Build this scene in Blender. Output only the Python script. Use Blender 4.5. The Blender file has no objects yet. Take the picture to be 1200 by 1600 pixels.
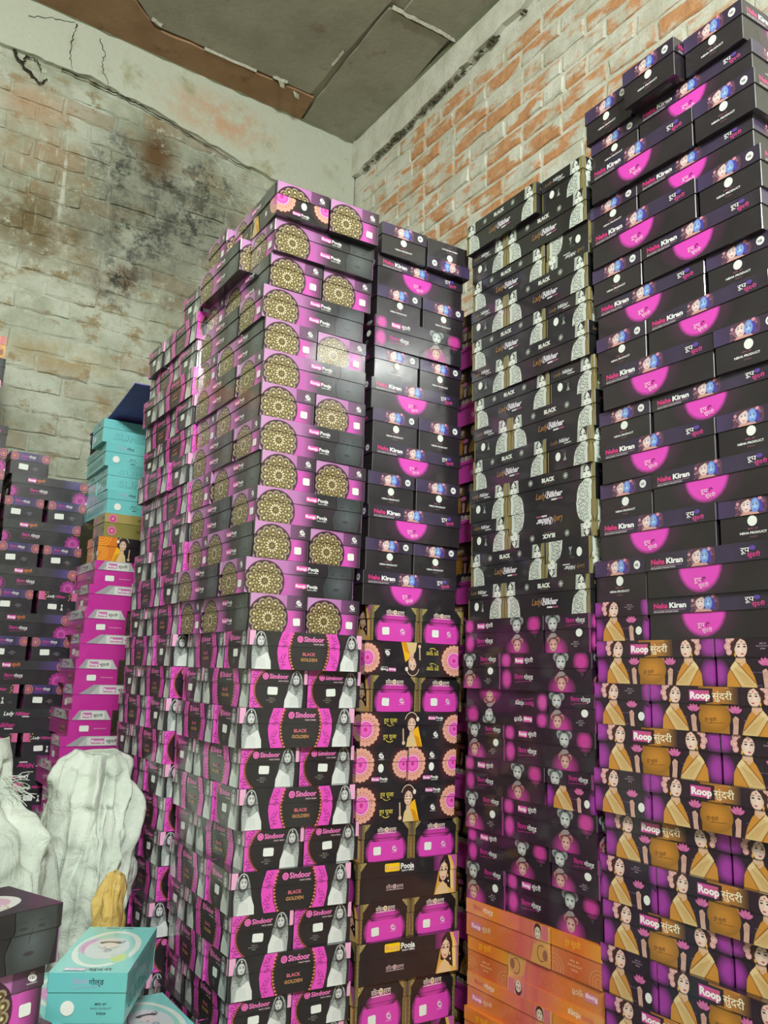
import bpy, bmesh, math, random
from mathutils import Vector, Matrix, noise
from mathutils.geometry import tessellate_polygon
random.seed(7)
S = bpy.context.scene
COL = S.collection

# ------------------------------------------------------------------ camera
CAM_YAW, CAM_PITCH, CAM_ROLL, CAM_F = 0.5706, 0.1912, 0.0298, 1319.4
cd = bpy.data.cameras.new('camera')
cd.sensor_fit = 'VERTICAL'; cd.sensor_height = 32.0; cd.lens = 32.0*CAM_F/1600.0
cd.clip_start = 0.02; cd.clip_end = 60
cam = bpy.data.objects.new('camera', cd); COL.objects.link(cam)
cy, sy, cp, sp = math.cos(CAM_YAW), math.sin(CAM_YAW), math.cos(CAM_PITCH), math.sin(CAM_PITCH)
fwd = Vector((sy*cp, cy*cp, sp)); rgt = Vector((cy, -sy, 0)); up = rgt.cross(fwd)
r2 = math.cos(CAM_ROLL)*rgt + math.sin(CAM_ROLL)*up
u2 = -math.sin(CAM_ROLL)*rgt + math.cos(CAM_ROLL)*up
cam.matrix_world = Matrix((( r2.x, u2.x, -fwd.x, 0), (r2.y, u2.y, -fwd.y, 0), (r2.z, u2.z, -fwd.z, 0), (0, 0, 0, 1)))
S.camera = cam

# ------------------------------------------------------------------ world, lamps, exposure
ROOM = dict(x0=-1.9, x1=2.2, y0=-1.9, yb=3.86, z0=-0.95, z1=3.03)
W = bpy.data.worlds.new('world'); S.world = W; W.use_nodes = True
W.node_tree.nodes['Background'].inputs[0].default_value = (0.75, 0.82, 0.78, 1)
W.node_tree.nodes['Background'].inputs[1].default_value = 0.0
S.view_settings.view_transform = 'Standard'; S.view_settings.look = 'None'
S.view_settings.gamma = 1.0; S.view_settings.use_curve_mapping = False
S.view_settings.exposure = -0.10
def area(name, loc, target, sx, sy_, power, col):
    l = bpy.data.lights.new(name, 'AREA'); l.shape = 'RECTANGLE'; l.size = sx; l.size_y = sy_
    l.energy = power; l.color = col
    o = bpy.data.objects.new(name, l); COL.objects.link(o); o.location = loc
    d = Vector(target)-Vector(loc); o.rotation_euler = d.to_track_quat('-Z', 'Y').to_euler()
    return o
area('tube_light_main', (-0.35, -1.80, 2.45), (0.8, 2.2, 0.55), 1.2, 0.10, 300, (0.96, 1.0, 0.955))
area('fill_light_side', (-1.80, 1.3, 2.60), (1.0, 2.2, 0.4), 1.2, 0.10, 34, (0.92, 1.0, 0.96))  # unseen fill light, added to brighten the sacks and back wall

# ------------------------------------------------------------------ helpers
def lin(c):
    out = []
    for v in c[:3]:
        v = v/255.0
        out.append(v/12.92 if v <= 0.04045 else ((v+0.055)/1.055)**2.4)
    return tuple(out)+(1.0,)
def tag(o, label=None, cat=None, group=None, kind=None):
    if label: o['label'] = label
    if cat: o['category'] = cat
    if group: o['group'] = group
    if kind: o['kind'] = kind
    return o
def link(name, me, parent=None):
    o = bpy.data.objects.new(name, me); COL.objects.link(o)
    if parent: o.parent = parent
    return o
def mesh(name, verts, faces, mats=(), smooth=False):
    me = bpy.data.meshes.new(name); me.from_pydata(verts, [], faces)
    for m in mats: me.materials.append(m)
    if smooth: me.polygons.foreach_set('use_smooth', [True]*len(me.polygons))
    me.update(); return me
def boxv(x0, x1, y0, y1, z0, z1):
    v = [(x, y, z) for z in (z0, z1) for y in (y0, y1) for x in (x0, x1)]
    f = [(0, 2, 3, 1), (4, 5, 7, 6), (0, 1, 5, 4), (2, 6, 7, 3), (0, 4, 6, 2), (1, 3, 7, 5)]
    return v, f

# ------------------------------------------------------------------ node material helper
class NM:
    def __init__(s, name):
        s.m = bpy.data.materials.new(name); s.m.use_nodes = True
        s.t = s.m.node_tree; s.n = s.t.nodes; s.b = s.n['Principled BSDF']
        s.pos = s.n.new('ShaderNodeNewGeometry').outputs['Position']
    def lk(s, a, b): s.t.links.new(a, b)
    def val(s, sock, v):
        if hasattr(v, 'is_linked') or isinstance(v, bpy.types.NodeSocket): s.lk(v, sock)
        else: sock.default_value = v
    def math(s, op, a, b=0.0, c=None, clamp=False):
        n = s.n.new('ShaderNodeMath'); n.operation = op; n.use_clamp = clamp
        s.val(n.inputs[0], a); s.val(n.inputs[1], b)
        if c is not None: s.val(n.inputs[2], c)
        return n.outputs[0]
    def noise(s, scale, detail=4, rough=0.6, vec=None, dist=0.0, dim='3D'):
        n = s.n.new('ShaderNodeTexNoise'); n.inputs['Scale'].default_value = scale
        n.inputs['Detail'].default_value = detail; n.inputs['Roughness'].default_value = rough
        n.inputs['Distortion'].default_value = dist
        s.lk(vec or s.pos, n.inputs['Vector']); return n.outputs['Fac']
    def vscale(s, v, off=(0, 0, 0)):
        n = s.n.new('ShaderNodeMapping'); s.lk(s.pos, n.inputs['Vector'])
        n.inputs['Scale'].default_value = v; n.inputs['Location'].default_value = off; return n.outputs[0]
    def ramp(s, f, lo, hi):
        n = s.n.new('ShaderNodeMapRange'); n.interpolation_type = 'SMOOTHSTEP'
        s.val(n.inputs['Value'], f); n.inputs['From Min'].default_value = lo; n.inputs['From Max'].default_value = hi
        return n.outputs['Result']
    def mix(s, f, a, b, mode='MIX'):
        n = s.n.new('ShaderNodeMix'); n.data_type = 'RGBA'; n.blend_type = mode
        s.val(n.inputs[0], f)
        for i, v in ((6, a), (7, b)):
            if isinstance(v, tuple): n.inputs[i].default_value = v
            else: s.lk(v, n.inputs[i])
        return n.outputs[2]
    def blob(s, c, r):     # soft spot around a world point
        n = s.n.new('ShaderNodeVectorMath'); n.operation = 'SUBTRACT'; s.lk(s.pos, n.inputs[0]); n.inputs[1].default_value = c
        n2 = s.n.new('ShaderNodeVectorMath'); n2.operation = 'DIVIDE'; s.lk(n.outputs[0], n2.inputs[0]); n2.inputs[1].default_value = r
        n3 = s.n.new('ShaderNodeVectorMath'); n3.operation = 'LENGTH'; s.lk(n2.outputs[0], n3.inputs[0])
        return s.ramp(n3.outputs['Value'], 1.15, 0.15)
    def bump(s, h, strength=0.5, dist=0.01):
        n = s.n.new('ShaderNodeBump'); n.inputs['Strength'].default_value = strength; n.inputs['Distance'].default_value = dist
        s.lk(h, n.inputs['Height']); s.lk(n.outputs[0], s.b.inputs['Normal'])
    def done(s, col, rough=0.85, spec=0.3):
        s.val(s.b.inputs['Base Color'], col); s.val(s.b.inputs['Roughness'], rough)
        s.b.inputs['Specular IOR Level'].default_value = spec
        return s.m

def mat_flat(name, c, rough=0.6, spec=0.4, nscale=40, var=0.12):
    k = NM(name); f = k.noise(nscale)
    d = tuple(v*(1-var*2) for v in lin(c)[:3])+(1,)
    return k.done(k.mix(k.ramp(f, 0.3, 0.7), d, lin(c)), rough, spec)

def mat_wall_right(name, is_brick):
    k = NM(name)
    lime = k.mix(k.ramp(k.noise(7, 6, 0.65), 0.3, 0.7), lin((198, 196, 178)), lin((226, 225, 212)))
    lime = k.mix(k.ramp(k.noise(60, 4, 0.7), 0.58, 0.78), lime, lin((180, 172, 148)))
    if is_brick:
        oi = k.n.new('ShaderNodeObjectInfo').outputs['Random']
        br = k.mix(k.ramp(k.noise(30, 5, 0.7), 0.25, 0.75), lin((186, 132, 92)), lin((218, 168, 122)))
        br = k.mix(k.ramp(oi, 0.0, 1.0), br, lin((212, 150, 106)))
        cover = k.math('ADD', k.noise(6.5, 5, 0.6, vec=k.vscale((1, 1, 2.4))), k.math('MULTIPLY', k.math('SUBTRACT', oi, 0.5), 0.22))
        col = k.mix(k.ramp(cover, 0.40, 0.56), br, lime)
    else:
        col = k.mix(k.ramp(k.noise(5, 6, 0.7, vec=k.vscale((1, 1, 1), (4, 2, 1))), 0.58, 0.75), lime, lin((190, 152, 118)))
    k.bump(k.noise(45, 8, 0.7), 0.55, 0.012)
    return k.done(col, 0.9, 0.2)

def mat_wall_back(name, plaster=False):
    k = NM(name)
    base = k.mix(k.ramp(k.noise(3.5, 7, 0.66), 0.32, 0.68), lin((160, 164, 142)), lin((208, 213, 198)))
    base = k.mix(k.ramp(k.noise(9, 6, 0.7, vec=k.vscale((1, 1, 1.5), (3, 0, 7))), 0.52, 0.66), base, lin((164, 150, 120)))
    if plaster:
        pk = k.math('MULTIPLY', k.blob((1.35, 3.84, 2.82), (0.42, 1, 0.16)), k.ramp(k.noise(8, 6, 0.7), 0.35, 0.6))
        base = k.mix(pk, lin((202, 207, 190)), lin((206, 170, 140)))
        base = k.mix(k.ramp(k.noise(4, 6, 0.7, vec=k.vscale((1, 1, 1), (9, 1, 2))), 0.55, 0.72), base, lin((170, 168, 134)))
    else:
        oi = k.n.new('ShaderNodeObjectInfo').outputs['Random']
        base = k.mix(k.math('MULTIPLY', k.ramp(oi, 0.72, 0.97), 0.42), base, lin((158, 126, 96)))
        nz = k.noise(14, 8, 0.78); nz2 = k.noise(5, 6, 0.7, vec=k.vscale((1, 1, 1), (5, 5, 5)))
        def stain(col, c, r, cc, lo, hi, amt):
            return k.mix(k.math('MULTIPLY', k.math('MULTIPLY', k.blob(c, r), k.ramp(nz2, lo, hi)), amt), col, lin(cc))
        col = base
        col = stain(col, (0.55, 3.84, 1.95), (0.40, 1, 0.30), (112, 94, 58), 0.3, 0.6, 0.9)
        col = stain(col, (0.52, 3.84, 2.28), (0.30, 1, 0.25), (176, 142, 106), 0.35, 0.6, 0.6)
        col = stain(col, (0.47, 3.84, 2.52), (0.22, 1, 0.13), (190, 152, 118), 0.3, 0.5, 0.7)
        col = stain(col, (1.02, 3.84, 1.80), (0.35, 1, 0.16), (138, 100, 70), 0.4, 0.62, 0.9)
        col = stain(col, (0.70, 3.84, 1.35), (0.30, 1, 0.10), (176, 150, 96), 0.35, 0.6, 0.8)
        # grey weathering and black mould in the middle
        g = k.math('MULTIPLY', k.blob((1.18, 3.84, 2.15), (0.62, 1, 0.62)), k.ramp(nz2, 0.25, 0.55))
        col = k.mix(k.math('MULTIPLY', g, 0.72), col, lin((118, 120, 104)))
        for c, r in (((0.86, 3.84, 2.38), (0.17, 1, 0.24)), ((1.10, 3.84, 2.40), (0.18, 1, 0.22)), ((1.34, 3.84, 2.46), (0.20, 1, 0.22)),
                     ((1.0, 3.84, 2.05), (0.3, 1, 0.25)), ((1.3, 3.84, 2.2), (0.3, 1, 0.2)), ((0.92, 3.84, 1.78), (0.16, 1, 0.18))):
            m = k.math('MULTIPLY', k.blob(c, r), k.ramp(nz, 0.42, 0.60))
            col = k.mix(k.math('MULTIPLY', m, 0.9), col, lin((52, 54, 50)))
        col = stain(col, (1.05, 3.84, 2.50), (0.13, 1, 0.18), (104, 78, 48), 0.25, 0.5, 0.95)
        # lime blooms and drips
        w = k.math('MULTIPLY', k.ramp(k.noise(26, 6, 0.8), 0.54, 0.63), k.ramp(k.noise(3, 3, 0.5, vec=k.vscale((1, 1, 1), (2, 8, 1))), 0.4, 0.6))
        col = k.mix(k.math('MULTIPLY', w, 0.75), col, lin((206, 210, 192)))
        dr = k.math('MULTIPLY', k.ramp(k.noise(20, 3, 0.6, vec=k.vscale((1, 1, 0.10))), 0.60, 0.68), k.blob((0.62, 3.84, 2.2), (0.3, 1, 0.35)))
        base = k.mix(k.math('MULTIPLY', dr, 0.8), col, lin((212, 214, 198)))
    k.bump(k.noise(28, 9, 0.75), 0.7, 0.02)
    return k.done(base, 0.92, 0.2)

def mat_concrete(name, a, b, c):
    k = NM(name)
    col = k.mix(k.ramp(k.noise(3, 7, 0.65), 0.3, 0.7), lin(a), lin(b))
    col = k.mix(k.ramp(k.noise(6, 5, 0.7, vec=k.vscale((1, 1, 1), (3, 7, 1))), 0.58, 0.74), col, lin(c))
    k.bump(k.noise(30, 6, 0.65), 0.35, 0.01)
    return k.done(col, 0.88, 0.25)

def mat_print():
    k = NM('printed_card')
    a = k.n.new('ShaderNodeVertexColor'); a.layer_name = 'Col'
    col = k.mix(k.math('MULTIPLY', k.ramp(k.noise(9, 4, 0.6), 0.35, 0.7), 0.035), a.outputs['Color'], lin((120, 116, 112)))
    k.bump(k.noise(7, 3, 0.5), 0.18, 0.02)
    m = k.done(col, k.math('ADD', k.math('MULTIPLY', k.noise(16, 3, 0.6), 0.22), 0.24), 0.5)
    k.b.inputs['Coat Weight'].default_value = 0.8; k.b.inputs['Coat Roughness'].default_value = 0.10
    return m
PRINT = mat_print()
STICKER = mat_flat('sticker_paper', (226, 230, 224), 0.6, 0.3, 200, 0.03)
M_RB = mat_wall_right('limewashed_brick', True); M_RM = mat_wall_right('lime_mortar', False)
M_BB = mat_wall_back('stained_masonry'); M_BP = mat_wall_back('old_plaster', True)
M_CG = mat_concrete('grey_slab', (150, 148, 134), (170, 167, 152), (138, 126, 108))
M_CB = mat_concrete('rusty_slab', (142, 110, 82), (162, 132, 102), (112, 84, 62))
M_FL = mat_concrete('cement_floor', (120, 114, 102), (140, 134, 120), (96, 90, 80))
M_PL = mat_concrete('pale_plaster', (176, 178, 160), (196, 198, 182), (160, 156, 132))
M_WF = mat_flat('white_filler', (190, 188, 172), 0.9, 0.2, 60, 0.15)
M_CK = mat_flat('crack_shadow_dirt', (62, 56, 46), .95, .1, 60, .2)
M_FI = mat_concrete('mossy_fillet', (104, 108, 84), (132, 134, 110), (84, 86, 66))
M_DK = mat_concrete('joint_shadow', (70, 66, 54), (112, 104, 86), (52, 50, 42))
# ------------------------------------------------------------------ room shell
R_ = ROOM
def wallbox(name, *a, mat):
    v, f = boxv(*a); return tag(link(name, mesh(name, v, f, [mat])), kind='structure')
BT = math.tan(math.radians(2.0))                      # the back wall is slightly out of square
def yback(x): return R_['yb'] + (x - R_['x1'])*BT
tag(wallbox('floor', R_['x0']-.2, R_['x1']+.2, R_['y0']-.2, R_['yb']+.3, R_['z0']-.1, R_['z0'], mat=M_FL))
wallbox('wall_left', R_['x0']-.2, R_['x0'], R_['y0']-.2, R_['yb']+.3, R_['z0'], R_['z1'], mat=M_PL)
wallbox('wall_front', R_['x0'], R_['x1'], R_['y0']-.2, R_['y0'], R_['z0'], R_['z1'], mat=M_PL)
# right wall: mortar bed with single bricks proud of it
wr_ = wallbox('wall_right', R_['x1'], R_['x1']+.25, R_['y0'], R_['yb']+.1, R_['z0'], R_['z1'], mat=M_RM)
# back wall
v, f = boxv(R_['x0'], R_['x1'], 0, .25, R_['z0'], R_['z1'])
v = [(x, y+yback(x), z) for x, y, z in v]
wb_ = tag(link('wall_back', mesh('wall_back', v, f, [M_BB])), kind='structure')

def rough_brick(nm, l, d, h, mat, seed, amp=0.004):
    # brick face in local x-z, outer face towards -y, chamfered and uneven
    rs = random.Random(seed); c = 0.006
    nx = 4
    verts = []; faces = []
    xs = [-l/2+i*l/nx for i in range(nx+1)]
    j = lambda a=amp: rs.uniform(-a, a)
    for x in xs:
        e = 0.5 if x in (xs[0], xs[-1]) else 0
        verts += [(x+j(), d, -h/2), (x+j(), 0+c, -h/2+j()), (x*(1-.03*e*2)+j(), 0+j(.002), -h/2+c+j()),
                  (x*(1-.03*e*2)+j(), 0+j(.002), h/2-c+j()), (x+j(), 0+c, h/2+j()), (x+j(), d, h/2)]
    for i in range(nx):
        a = i*6; b = a+6
        for q in range(5): faces.append((a+q, b+q, b+q+1, a+q+1))
    faces.append((0, 1, 2, 3, 4, 5)); e0 = nx*6
    faces.append(tuple(e0+q for q in (5, 4, 3, 2, 1, 0)))
    return mesh(nm, verts, faces, [mat])
BR = [rough_brick('brick', 0.218, 0.035, 0.074, M_RB, i) for i in range(6)]
BRH = [rough_brick('brick', 0.104, 0.035, 0.074, M_RB, 40+i) for i in range(4)]
BB = [rough_brick('brick', 0.222, 0.035, 0.078, M_BB, 80+i, .006) for i in range(6)]
rs = random.Random(3)
# bricks of the right wall (the part above and behind the towers)
course = 0.0905
for r in range(0, 19):
    z = 2.735 - r*course
    yy = R_['yb'] - 0.02
    k = 0
    if r % 2: yy -= 0.112
    while yy > 0.95:
        half = rs.random() < 0.14
        l = 0.112 if half else 0.226
        yc = yy - l/2; yy -= l + rs.uniform(.006, .016)
        # only what can be seen over the towers
        lim = 0.95 + max(0, (yc-1.0))*0.0
        if z < 1.15: continue
        o = link('brick', rs.choice(BRH if half else BR), wr_)
        o.location = (R_['x1'] - 0.007 + rs.uniform(-.003, .003), yc, z + rs.uniform(-.004, .004))
        o.rotation_euler = (rs.uniform(-.02, .02), 0, math.radians(-90)+rs.uniform(-.012, .012))
# bricks of the back wall
for r in range(0, 25):
    z = 2.66 - r*course
    xx = 0.02 + (0.115 if r % 2 else 0)
    while xx < R_['x1']-0.1:
        xc = xx + 0.113; xx += 0.236
        if z < 0.62 or (xc > 1.75 and z < 2.2): continue
        o = link('brick', rs.choice(BB), wb_)
        o.location = (xc, yback(xc) - 0.006 + rs.uniform(-.004, .004), z + rs.uniform(-.004, .004))
        o.rotation_euler = (rs.uniform(-.01, .01), rs.uniform(-.012, .012), math.radians(2)+rs.uniform(-.015, .015))

def slab_poly(name, pts, to3, thick, mat, parent, nvec):
    # extruded outline: pts 2D (CCW seen from the room), to3 maps to 3D, nvec points into the room
    tri = tessellate_polygon([[Vector((p[0], p[1], 0)) for p in pts]])
    n = len(pts); V = [to3(*p) for p in pts]
    F = [tuple(Vector(p)+Vector(nvec)*thick for p in V)]
    verts = [tuple(Vector(p)+Vector(nvec)*thick) for p in V] + [tuple(p) for p in V]
    faces = [tuple(t) for t in tri] + [(i, (i+1) % n, (i+1) % n + n, i+n) for i in range(n)]
    me = mesh(name, verts, faces, [mat]); bm = bmesh.new(); bm.from_mesh(me); bmesh.ops.recalc_face_normals(bm, faces=bm.faces); bm.to_mesh(me); bm.free()
    return link(name, me, parent)
def wobble(x, s, a): return a*(noise.noise(Vector((x*s, s*1.7, 0.3))) + 0.5*noise.noise(Vector((x*s*3.1, s, 1.3))))
# plaster left standing along the top of both walls
low = [(0.0, 2.74), (0.42, 2.75), (0.56, 2.745), (0.70, 2.755), (0.89, 2.735), (1.12, 2.70), (1.32, 2.66), (1.59, 2.62), (1.9, 2.58), (2.17, 2.52)]
pts = []
for i in range(len(low)-1):
    for q in range(8):
        t = q/8; x = low[i][0]*(1-t)+low[i+1][0]*t; z = low[i][1]*(1-t)+low[i+1][1]*t
        pts.append((x, z + wobble(x, 9, .02)))
pts += [(2.19, 2.52), (2.19, R_['z1']), (0.0, R_['z1'])]
slab_poly('plaster_band', pts, lambda x, z: (x, yback(x), z), 0.026, M_BP, wb_, (0, -1, 0))
pts = []
for i in range(60):
    y = R_['yb']-0.03 - i*(R_['yb']-0.2)/59
    pts.append((y, 2.80 + (R_['yb']-y)*0.055 + wobble(y, 12, .022)))
pts += [(pts[-1][0], R_['z1']), (R_['yb']-0.03, R_['z1'])]
slab_poly('plaster_band', pts, lambda y, z: (R_['x1'], y, z), 0.03, M_RM, wr_, (-1, 0, 0))
# mortar crumbs coloured dark for the shadow groove below the band
bm = bmesh.new()
for i in range(150):
    y = rs.uniform(2.55, 3.72) if i < 120 else rs.uniform(1.2, 2.5)
    z = 2.785 + (R_['yb']-y)*0.055 + rs.uniform(-.016, .01)
    m = Matrix.Translation((R_['x1']-0.016, y, z)) @ Matrix.Rotation(rs.uniform(0, 3), 4, 'X') @ Matrix.Diagonal((0.018, rs.uniform(.012, .04), rs.uniform(.006, .016), 1))
    bmesh.ops.create_icosphere(bm, subdivisions=1, radius=0.5, matrix=m)
for vv in bm.verts: vv.co += Vector((rs.uniform(-.002, .002), rs.uniform(-.003, .003), rs.uniform(-.003, .003)))
me = bpy.data.meshes.new('shadow_groove_mortar'); bm.to_mesh(me); bm.free(); me.materials.append(M_DK)
tag(link('shadow_groove_mortar', me, wr_), kind='stuff')
# ceiling of slabs with joints
ce_ = wallbox('ceiling', R_['x0']-.2, R_['x1']+.2, R_['y0']-.2, R_['yb']+.3, R_['z1']+.012, R_['z1']+.16, mat=M_CG)
def cslab(name, outline, thick, mat):
    return slab_poly(name, outline, lambda x, y: (x, y, R_['z1']+.012), thick, mat, ce_, (0, 0, -1))
def jag(a, b, n, s, amp):
    return [(a[0]+(b[0]-a[0])*i/n + wobble(i+a[1], s, amp), a[1]+(b[1]-a[1])*i/n + wobble(i*1.3+a[0], s, amp)) for i in range(n)]
cslab('ceiling_slab', jag((-1.9, -1.8), (1.775, -1.8), 8, .4, .004)+jag((1.775, -1.8), (1.775, 3.61), 14, .6, .006)+jag((1.775, 3.61), (0.93, 3.61), 10, .8, .008)+jag((0.93, 3.61), (0.80, 3.49), 4, .7, .01)+jag((0.80, 3.49), (-1.9, 3.49), 8, .4, .01), 0.012, M_CG)
cslab('ceiling_slab', jag((-1.9, 3.50), (0.80, 3.50), 8, .5, .01)+jag((0.80, 3.50), (0.94, 3.625), 4, .7, .008)+jag((0.94, 3.625), (1.80, 3.62), 10, .9, .01)+jag((1.80, 3.62), (1.83, 3.9), 3, .8, .01)+[(1.83, 3.95), (-1.9, 3.95)], 0.022, M_CB)
cslab('ceiling_slab', jag((1.79, 2.875), (2.22, 2.88), 5, .6, .008)+[(2.22, 3.98), (1.85, 3.98)]+jag((1.82, 3.62), (1.79, 2.9), 8, .9, .008), 0.017, M_CG)
cslab('ceiling_slab', jag((1.79, -1.8), (2.22, -1.8), 4, .4, .004)+jag((2.22, -1.7), (2.22, 2.85), 5, .4, .004)+jag((2.22, 2.85), (1.79, 2.85), 6, .7, .008), 0.013, M_CG)
def filler(pts, w, name='joint_filler'):
    V = []; F = []
    for i, (x, y) in enumerate(pts):
        ww = w*rs.uniform(.5, 1.3); a = pts[min(i+1, len(pts)-1)]; b = pts[max(i-1, 0)]
        dx, dy = a[0]-b[0], a[1]-b[1]; l = math.hypot(dx, dy) or 1; nx, ny = -dy/l*ww, dx/l*ww
        V += [(x-nx, y-ny, R_['z1']+.004), (x, y, R_['z1']-.012+rs.uniform(-.003, .002)), (x+nx, y+ny, R_['z1']+.004)]
    for i in range(len(pts)-1):
        a = i*3; F += [(a, a+1, a+4, a+3), (a+1, a+2, a+5, a+4)]
    link(name, mesh(name, V, F, [M_WF]), ce_)
filler([(1.80+.4*i/14, 2.862+wobble(i, .7, .008)) for i in range(15)], .014)
filler([(1.18+.28*i/8, 3.612+wobble(i, .5, .004)) for i in range(9)], .006)
filler([(1.55+.02*i, 3.60+wobble(i, .9, .012)) for i in range(5)], .012)
filler([(1.76+wobble(i, .5, .006), 3.35-.12*i/3) for i in range(4)], .008)
filler([(0.90+.018*i, 3.575+.006*i) for i in range(4)], .014)
# paint flakes hanging at the end of the rusty slab
for (x, y) in ((1.60, 3.60), (1.70, 3.63)):
    V = [(x-.02, y, R_['z1']-.012), (x+.015, y+.01, R_['z1']-.012), (x+.012, y+.004, R_['z1']-.045), (x-.008, y-.006, R_['z1']-.05)]
    V += [(a+.003, b-.004, c) for a, b, c in V]
    link('paint_flake', mesh('paint_flake', V, [(0, 1, 2, 3), (7, 6, 5, 4), (0, 4, 5, 1), (1, 5, 6, 2), (2, 6, 7, 3), (3, 7, 4, 0)], [M_WF]), ce_)
# tube lamp behind the view, and an unseen fill lamp added at the left
def tube_lamp(loc, rz, label):
    t = bpy.data.objects.new('tube_lamp', None); COL.objects.link(t); t.location = loc; t.rotation_euler = (0, 0, rz)
    tag(t, label, 'lamp')
    v, f = boxv(-.62, .62, -.035, .035, .0, .05); link('lamp_base', mesh('lamp_base', v, f, [M_PL]), t)
    bm = bmesh.new(); bmesh.ops.create_cone(bm, segments=16, radius1=.014, radius2=.014, depth=1.2, cap_ends=True, matrix=Matrix.Translation((0, 0, -.02)) @ Matrix.Rotation(math.pi/2, 4, 'Y'))
    me = bpy.data.meshes.new('glass_tube'); bm.to_mesh(me); bm.free()
    k = NM('lit_tube'); k.b.inputs['Emission Color'].default_value = (1, .98, .92, 1); k.b.inputs['Emission Strength'].default_value = 4.0; k.done((.9, .9, .88, 1), .3)
    me.materials.append(k.m); link('glass_tube', me, t)
tube_lamp((-0.35, -1.86, 2.52), 0.0, 'white tube lamp on the wall behind the viewer')
tube_lamp((-1.86, 1.3, 2.67), 1.57, 'unseen added fill lamp on the pale plaster wall')
# cracks through the plaster and a peeling crust, thin ribbons, dark for dirt and the shadow inside
def crack(pts, w, off, mat=None):
    P = []
    for i in range(len(pts)-1):
        for q in range(6):
            t = q/6; P.append((pts[i][0]*(1-t)+pts[i+1][0]*t + rs.uniform(-.006, .006), pts[i][1]*(1-t)+pts[i+1][1]*t + rs.uniform(-.005, .005)))
    P.append(pts[-1]); V = []; F = []
    for i, (x, z) in enumerate(P):
        a = P[min(i+1, len(P)-1)]; b = P[max(i-1, 0)]; dx, dz = a[0]-b[0], a[1]-b[1]; l = math.hypot(dx, dz) or 1
        ww = w*rs.uniform(.3, 1.2)*(1-.6*i/len(P)); nx, nz = -dz/l*ww, dx/l*ww; y = yback(x)-off
        V += [(x-nx, y, z-nz), (x, y-.0035, z), (x+nx, y, z+nz)]
    for i in range(len(P)-1):
        a = i*3; F += [(a, a+3, a+4, a+1), (a+1, a+4, a+5, a+2)]
    link('crack', mesh('crack', V, F, [mat or M_CK]), wb_)
crack([(.61, 3.0), (.60, 2.92), (.59, 2.83), (.61, 2.755)], .0035, .0265)
crack([(.72, 2.97), (.75, 2.90), (.74, 2.83), (.78, 2.75)], .003, .0265)
crack([(.33, 2.79), (.38, 2.70), (.44, 2.65), (.48, 2.62), (.51, 2.66)], .010, .014)
crack([(.40, 2.68), (.41, 2.735), (.46, 2.735), (.48, 2.69)], .006, .014)
crack([(.56, 2.735), (.67, 2.738), (.77, 2.732), (.88, 2.722), (.95, 2.715), (1.12, 2.685), (1.3, 2.645), (1.55, 2.60)], .006, .020)
crack([(.40, 2.93), (.50, 2.97), (.60, 3.0)], .003, .0265)
# mossy mortar fillet where the walls meet the ceiling
V = []; F = []
for i in range(41):
    x = 0.0+2.17*i/40; q = .014*(1+.6*noise.noise(Vector((x*14, 3, 1)))); y = yback(x)-.024
    V += [(x, y-q*1.1, R_['z1']), (x, y-q*.5, R_['z1']-q*.6), (x, y, R_['z1']-q*1.3)]
for i in range(40):
    a = i*3; F += [(a, a+1, a+4, a+3), (a+1, a+2, a+5, a+4)]
link('mortar_fillet', mesh('mortar_fillet', V, F, [M_FI]), wb_)
V = []; F = []
for i in range(41):
    y = 0.9+2.9*i/40; q = .014*(1+.6*noise.noise(Vector((y*14, 5, 1)))); x = R_['x1']-.028
    V += [(x-q*1.1, y, R_['z1']), (x-q*.5, y, R_['z1']-q*.6), (x, y, R_['z1']-q*1.3)]
for i in range(40):
    a = i*3; F += [(a, a+3, a+4, a+1), (a+1, a+4, a+5, a+2)]
link('mortar_fillet', mesh('mortar_fillet', V, F, [M_FI]), wr_)
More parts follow.
